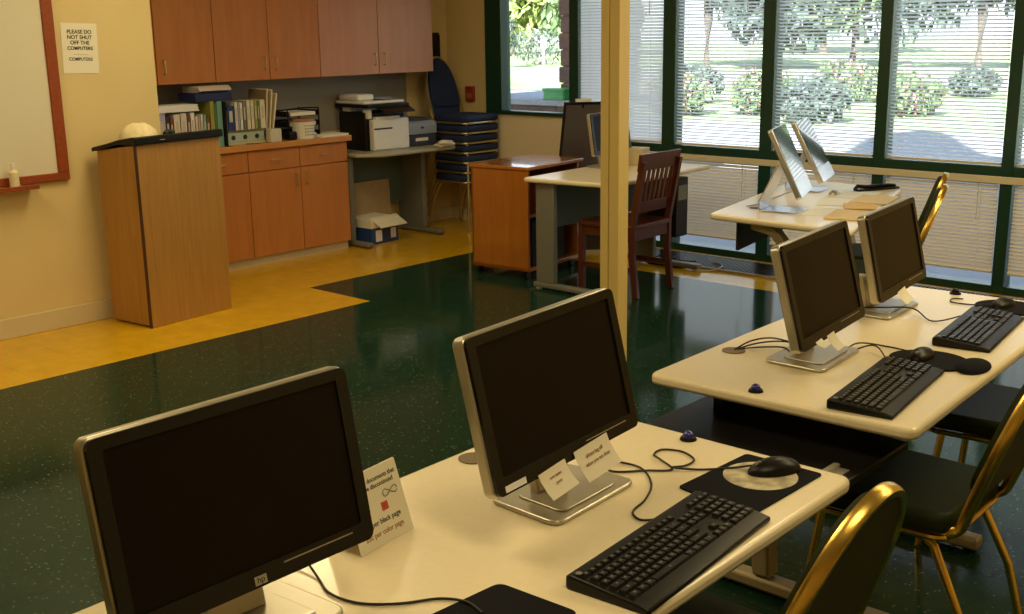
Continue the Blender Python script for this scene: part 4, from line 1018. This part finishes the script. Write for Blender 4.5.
def tack(label, c, m_=M['blue_gem']):
    r = empty('domed_paperweight', (c[0], c[1], TZ)); tag(r, label, 'paperweight', 'small domes on the tables')
    MB().cyl((0, 0, 0), (0, 0, .007), .020, .017, 20).build('base', M['black'], r, smooth=True)
    b = MB(); b.ball((0, 0, .008), .0135, (1, 1, 1), 14); b.build('dome', m_, r, smooth=True)
tack('blue domed knob at the far corner of the front table', (-1.378, 2.108))
tack('blue domed knob near the left edge of the second table', (-1.443, 2.52))
tack('dark domed knob at the window end of the second table', (-1.475, 3.93), M['black'])
def grommet(label, c):
    tag(MB().cyl((0, 0, 0), (0, 0, .002), .034, .034, 20).build('cable_grommet', mat('grommet_brown', (.18, .13, .07), .5), None, (c[0], c[1], TZ + .0002)), label, 'grommet', 'cable grommets in the tabletops')
grommet('brown round cable grommet left of the front table monitor', (-1.675, 1.70))
grommet('brown round cable grommet left of the second table monitors', (-1.69, 2.815))
grommet('dark cable grommet at the left of the corner table', (-3.03, 5.22))

# tent card next to monitor 1
r = empty('tent_card', (-1.545, 1.285, TZ), math.radians(8)); tag(r, 'printed cream tent card standing behind the nearest monitor', 'card')
TM = Matrix.Rotation(math.radians(-18), 4, 'Y')
b = MB(); b.box(-.0006, .0006, -.075, .075, 0, .142, mx=Matrix.Translation((.045, 0, 0)) @ TM); b.box(-.0006, .0006, -.075, .075, 0, .142, mx=Matrix.Translation((-.045, 0, 0)) @ Matrix.Rotation(math.radians(18), 4, 'Y'))
b.build('card', M['paper'], r)
for tx, z, sz, m_ in (('print your documents that', .118, .0125, M['ink']), ('are to be discontinued', .105, .0125, M['ink']), ('10c per black page', .038, .014, M['ink']), ('25c per color page', .018, .014, M['ink_brown'])):
    text('lettering', tx, sz, m_, r, Matrix.Translation((.0457, 0, 0)) @ TM @ Matrix.Translation((0, 0.0, z)) @ FACE_X, bold=.0002)
b = MB(); b.box(0, .0004, -.012, .006, .058, .074, mx=Matrix.Translation((.0458, .02, 0)) @ TM); b.build('red_mark', M['ink_red'], r)
b = MB(); b.tube([(0.0012, .02 + .02 * math.cos(t), .088 + .007 * math.sin(2 * t)) for t in [k_ * .5 for k_ in range(13)]], .0012, 4, up=Vector((1, 0, 0))); b._x(b.bm.verts, Matrix.Translation((.0455, .02, 0)) @ TM); b.build('sketch_mark', M['ink_grey'], r)

# ------------------------------------------------------------ training tables
def training_table(poly, label, near_leg=True, far_leg=True, group='cream training tables'):
    r, cx, cy = quad_table(poly, .73, .032, 'training_table', label, 'table', M['table'], M['table_edge'], .035, group)
    xs = [p[0] for p in poly]; ys = [p[1] for p in poly]
    xb = (poly[0][0] + poly[3][0]) / 2 - cx; xf = (poly[1][0] + poly[2][0]) / 2 - cx
    for yy, on in ((min(ys) + .34, near_leg), (max(ys) - .50, far_leg)):
        if not on: continue
        y_ = yy - cy
        MB().sweep([(xb + .40, y_, .68), (xb + .26, y_, .60), (xb + .20, y_, .35), (xb + .22, y_, .06)], [(-.03, -.03), (.03, -.03), (.03, .03), (-.03, .03)], up=Vector((0, 1, 0))).build('leg', M['tan_metal'], r, bevel=.008)
        MB().box(xb + .06, xf - .06, y_ - .03, y_ + .03, .675, .699).build('top_brace', M['tan_metal'], r, bevel=.004)
        MB().box(xb + .02, xf - .12, y_ - .03, y_ + .03, .012, .055).build('foot', M['tan_metal'], r, bevel=.012)
        f = MB()
        for q in (xb + .05, xf - .15): f.cyl((q, y_, 0), (q, y_, .012), .02)
        f.build('glide', M['black'], r)
    return r, cx, cy, xb, xf
rt1 = training_table([(-1.700, .60), (-.965, .60), (-.985, 2.145), (-1.742, 2.142)], 'foreground cream table with two monitors and a keyboard')
rt2 = training_table([(-1.755, 2.475), (-1.005, 2.495), (-1.09, 3.99), (-1.80, 3.96)], 'second cream table with two monitors and two keyboards')
for (r, cx, cy, xb, xf), y0, y1 in ((rt1, .8, 1.95), (rt2, 2.72, 3.80)):
    MB().box(xb + .11, xb + .125, y0 - cy, y1 - cy, .38, .697).build('modesty_panel', M['teal_panel'], r)
# dark pull-out tray under the near end of table 2
r, cx, cy, xb, xf = rt2
MB().box(-1.70 - cx, -1.10 - cx, 2.20 - cy, 2.70 - cy, .60, .622).build('keyboard_tray', M['black'], r, bevel=.004)
MB().box(-1.165 - cx, -1.150 - cx, 2.24 - cy, 2.42 - cy, .622, .634).box(-1.165 - cx, -1.125 - cx, 2.24 - cy, 2.42 - cy, .622, .6245).build('slide_rail', M['silver'], r)
for q in (-1.62, -1.16): MB().box(q - cx, q + .03 - cx, 2.60 - cy, 2.67 - cy, .622, .698).build('tray_bracket', M['black'], r)
# computers under table 1
for lb, x_, y_ in (('black computer case under the foreground table, right end', -1.20, 1.80),):
    r = empty('computer_case', (x_, y_, .0)); tag(r, lb, 'computer', 'computer cases under the tables')
    MB().box(-.22, .14, -.09, .09, .02, .44).build('case', M['black'], r, bevel=.008)
    MB().box(.14, .145, -.07, .07, .25, .42).build('drive_bay', M['greymetal'], r, bevel=.002)
    f = MB(); 
    for a in (-.18, .1):
        for b_ in (-.06, .06): f.cyl((a, b_, 0), (a, b_, .02), .012)
    f.build('foot', M['black'], r)

# corner table with curved leg
poly3 = [(-3.13, 4.93), (-2.325, 4.88), (-2.73, 6.33), (-3.44, 6.42)]
r, cx, cy = quad_table(poly3, .73, .032, 'training_table', 'cream corner table by the windows with two all-in-one computers', 'table', M['table'], M['table_edge'], .035, 'cream training tables')
MB().sweep([(-2.92 - cx, 5.02 - cy, .685), (-2.80 - cx, 5.02 - cy, .66), (-2.70 - cx, 5.02 - cy, .55), (-2.64 - cx, 5.02 - cy, .33), (-2.62 - cx, 5.02 - cy, .05)], [(-.025, -.03), (.025, -.03), (.025, .03), (-.025, .03)], up=Vector((0, 1, 0))).build('leg', M['tan_metal'], r, bevel=.008)
MB().box(-2.95 - cx, -2.40 - cx, 4.99 - cy, 5.05 - cy, .012, .055).build('foot', M['tan_metal'], r, bevel=.012)
MB().sweep([(-3.25 - cx, 6.25 - cy, .685), (-3.13 - cx, 6.25 - cy, .66), (-3.03 - cx, 6.25 - cy, .55), (-2.97 - cx, 6.25 - cy, .33), (-2.95 - cx, 6.25 - cy, .05)], [(-.025, -.03), (.025, -.03), (.025, .03), (-.025, .03)], up=Vector((0, 1, 0))).build('leg', M['tan_metal'], r, bevel=.008)
MB().box(-3.2 - cx, -2.80 - cx, 6.22 - cy, 6.28 - cy, .012, .055).build('foot', M['tan_metal'], r, bevel=.012)
f = MB()
for a, b_ in ((-2.9, 5.02), (-2.45, 5.02), (-3.15, 6.25), (-2.85, 6.25)): f.cyl((a - cx, b_ - cy, 0), (a - cx, b_ - cy, .012), .02)
f.build('glide', M['black'], r)
MB().prism([(-3.07 - cx, 5.10 - cy), (-3.055 - cx, 5.10 - cy), (-3.26 - cx, 6.18 - cy), (-3.275 - cx, 6.18 - cy)], .52, .697).build('modesty_panel', M['dark'], r)
MB().prism([(-3.06 - cx, 4.985 - cy), (-2.45 - cx, 4.985 - cy), (-2.45 - cx, 4.995 - cy), (-3.06 - cx, 4.995 - cy)], .60, .697).build('end_panel', M['dark'], r) if False else None

# things on the corner table
def sheet(cx_, cy_, w_, l_, rot, z, m_, label, name='paper_sheet', th=.0012, cat='paper', group='papers on the corner table'):
    tag(MB().box(-w_ / 2, w_ / 2, -l_ / 2, l_ / 2, 0, th).build(name, m_, None, (cx_, cy_, z), (0, 0, rot)), label, cat, group)
T0 = .7306
sheet(-2.66, 5.32, .22, .28, .2, T0, M['white_paper'], 'white sheet in front of the nearer all-in-one computer')
sheet(-2.78, 5.66, .22, .28, .35, T0, M['white_paper'], 'white sheet between the two all-in-one computers')
sheet(-2.84, 5.97, .22, .28, .15, T0, M['white_paper'], 'white sheet beside the grey mouse')
sheet(-2.53, 5.28, .20, .30, .25, T0 + .0014, M['manila'], 'tan folder nearest the table edge', 'folder', .006, 'folder')
sheet(-2.60, 5.53, .16, .18, .5, T0 + .0080, mat('yellow_folder', (.75, .50, .18), .6), 'small orange-yellow card between the tan folders', 'card', .004, 'card')
sheet(-2.66, 5.83, .20, .30, .2, T0 + .0014, M['manila'], 'tan folder farther back, near the black hole punch', 'folder', .006, 'folder')
mouse('grey mouse on the corner table in front of the computers', (-2.93, 5.90), math.radians(100), T0 + .0015, M['silver'], .9)
r = empty('hole_punch', (-2.83, 6.22, T0), math.radians(66)); tag(r, 'long black three-hole punch at the back of the corner table', 'hole punch')
MB().prism(rrect(.30, .055, .012), 0, .012).build('base', M['black'], r, bevel=.003)
MB().tube([(-.16, 0, .012), (-.14, 0, .03), (-.08, 0, .022), (.08, 0, .022), (.13, 0, .016)], .011, 8).build('lever', M['black'], r, smooth=True)
# things on the far desk
tag(MB().prism(rrect(.14, .14, .01), 0, .115).build('desk_speaker', bm_((.62, .50, .30)), None, (-4.70, 6.46, TZ), (0, 0, .2), bevel=.006), 'cream boxy desk speaker right of the column on the far desk', 'speaker')
r = empty('letter_tray', (-4.56, 6.57, TZ), .1); tag(r, 'low black tray behind the wooden chair on the far desk', 'tray')
f = MB(); f.box(-.08, .08, -.1, .1, 0, .005); f.box(-.08, .08, -.1, -.095, 0, .05); f.box(-.08, .08, .095, .1, 0, .05); f.box(-.08, -.075, -.1, .1, 0, .06); f.build('shell', M['black'], r)
MB().box(-.07, .075, -.09, .09, .006, .03).build('papers', M['paper'], r)
# power strip and cables on the floor near the grille
r = empty('power_strip', (-4.55, 6.63, .0), .05); tag(r, 'dark power strip on the floor by the window grille', 'power strip')
MB().box(-.14, .14, -.025, .025, 0, .035).build('body', M['black'], r, bevel=.004)
for q in (-.09, -.03, .03, .09): MB().box(q - .012, q + .012, -.012, .012, .035, .037).build('socket', M['greymetal'], r)
def fcable(label, pts, m_):
    o = MB().tube(smooth_path(pts, 8), .005, 6).build('floor_cable', m_, None, smooth=True)
    tag(o, label, 'cable', 'cables by the floor grille')
fcable('pale cable curling from the power strip over the floor grille', [(-4.41, 6.63, .02), (-4.30, 6.60, .007), (-4.20, 6.63, .007), (-4.16, 6.72, .022), (-4.22, 6.82, .022), (-4.32, 6.86, .022)], M['white_cable'])
fcable('dark cable coiled beside the power strip', [(-4.68, 6.6, .007), (-4.78, 6.66, .02), (-4.70, 6.76, .03), (-4.58, 6.78, .025), (-4.5, 6.72, .03), (-4.4, 6.78, .025)], M['cable'])
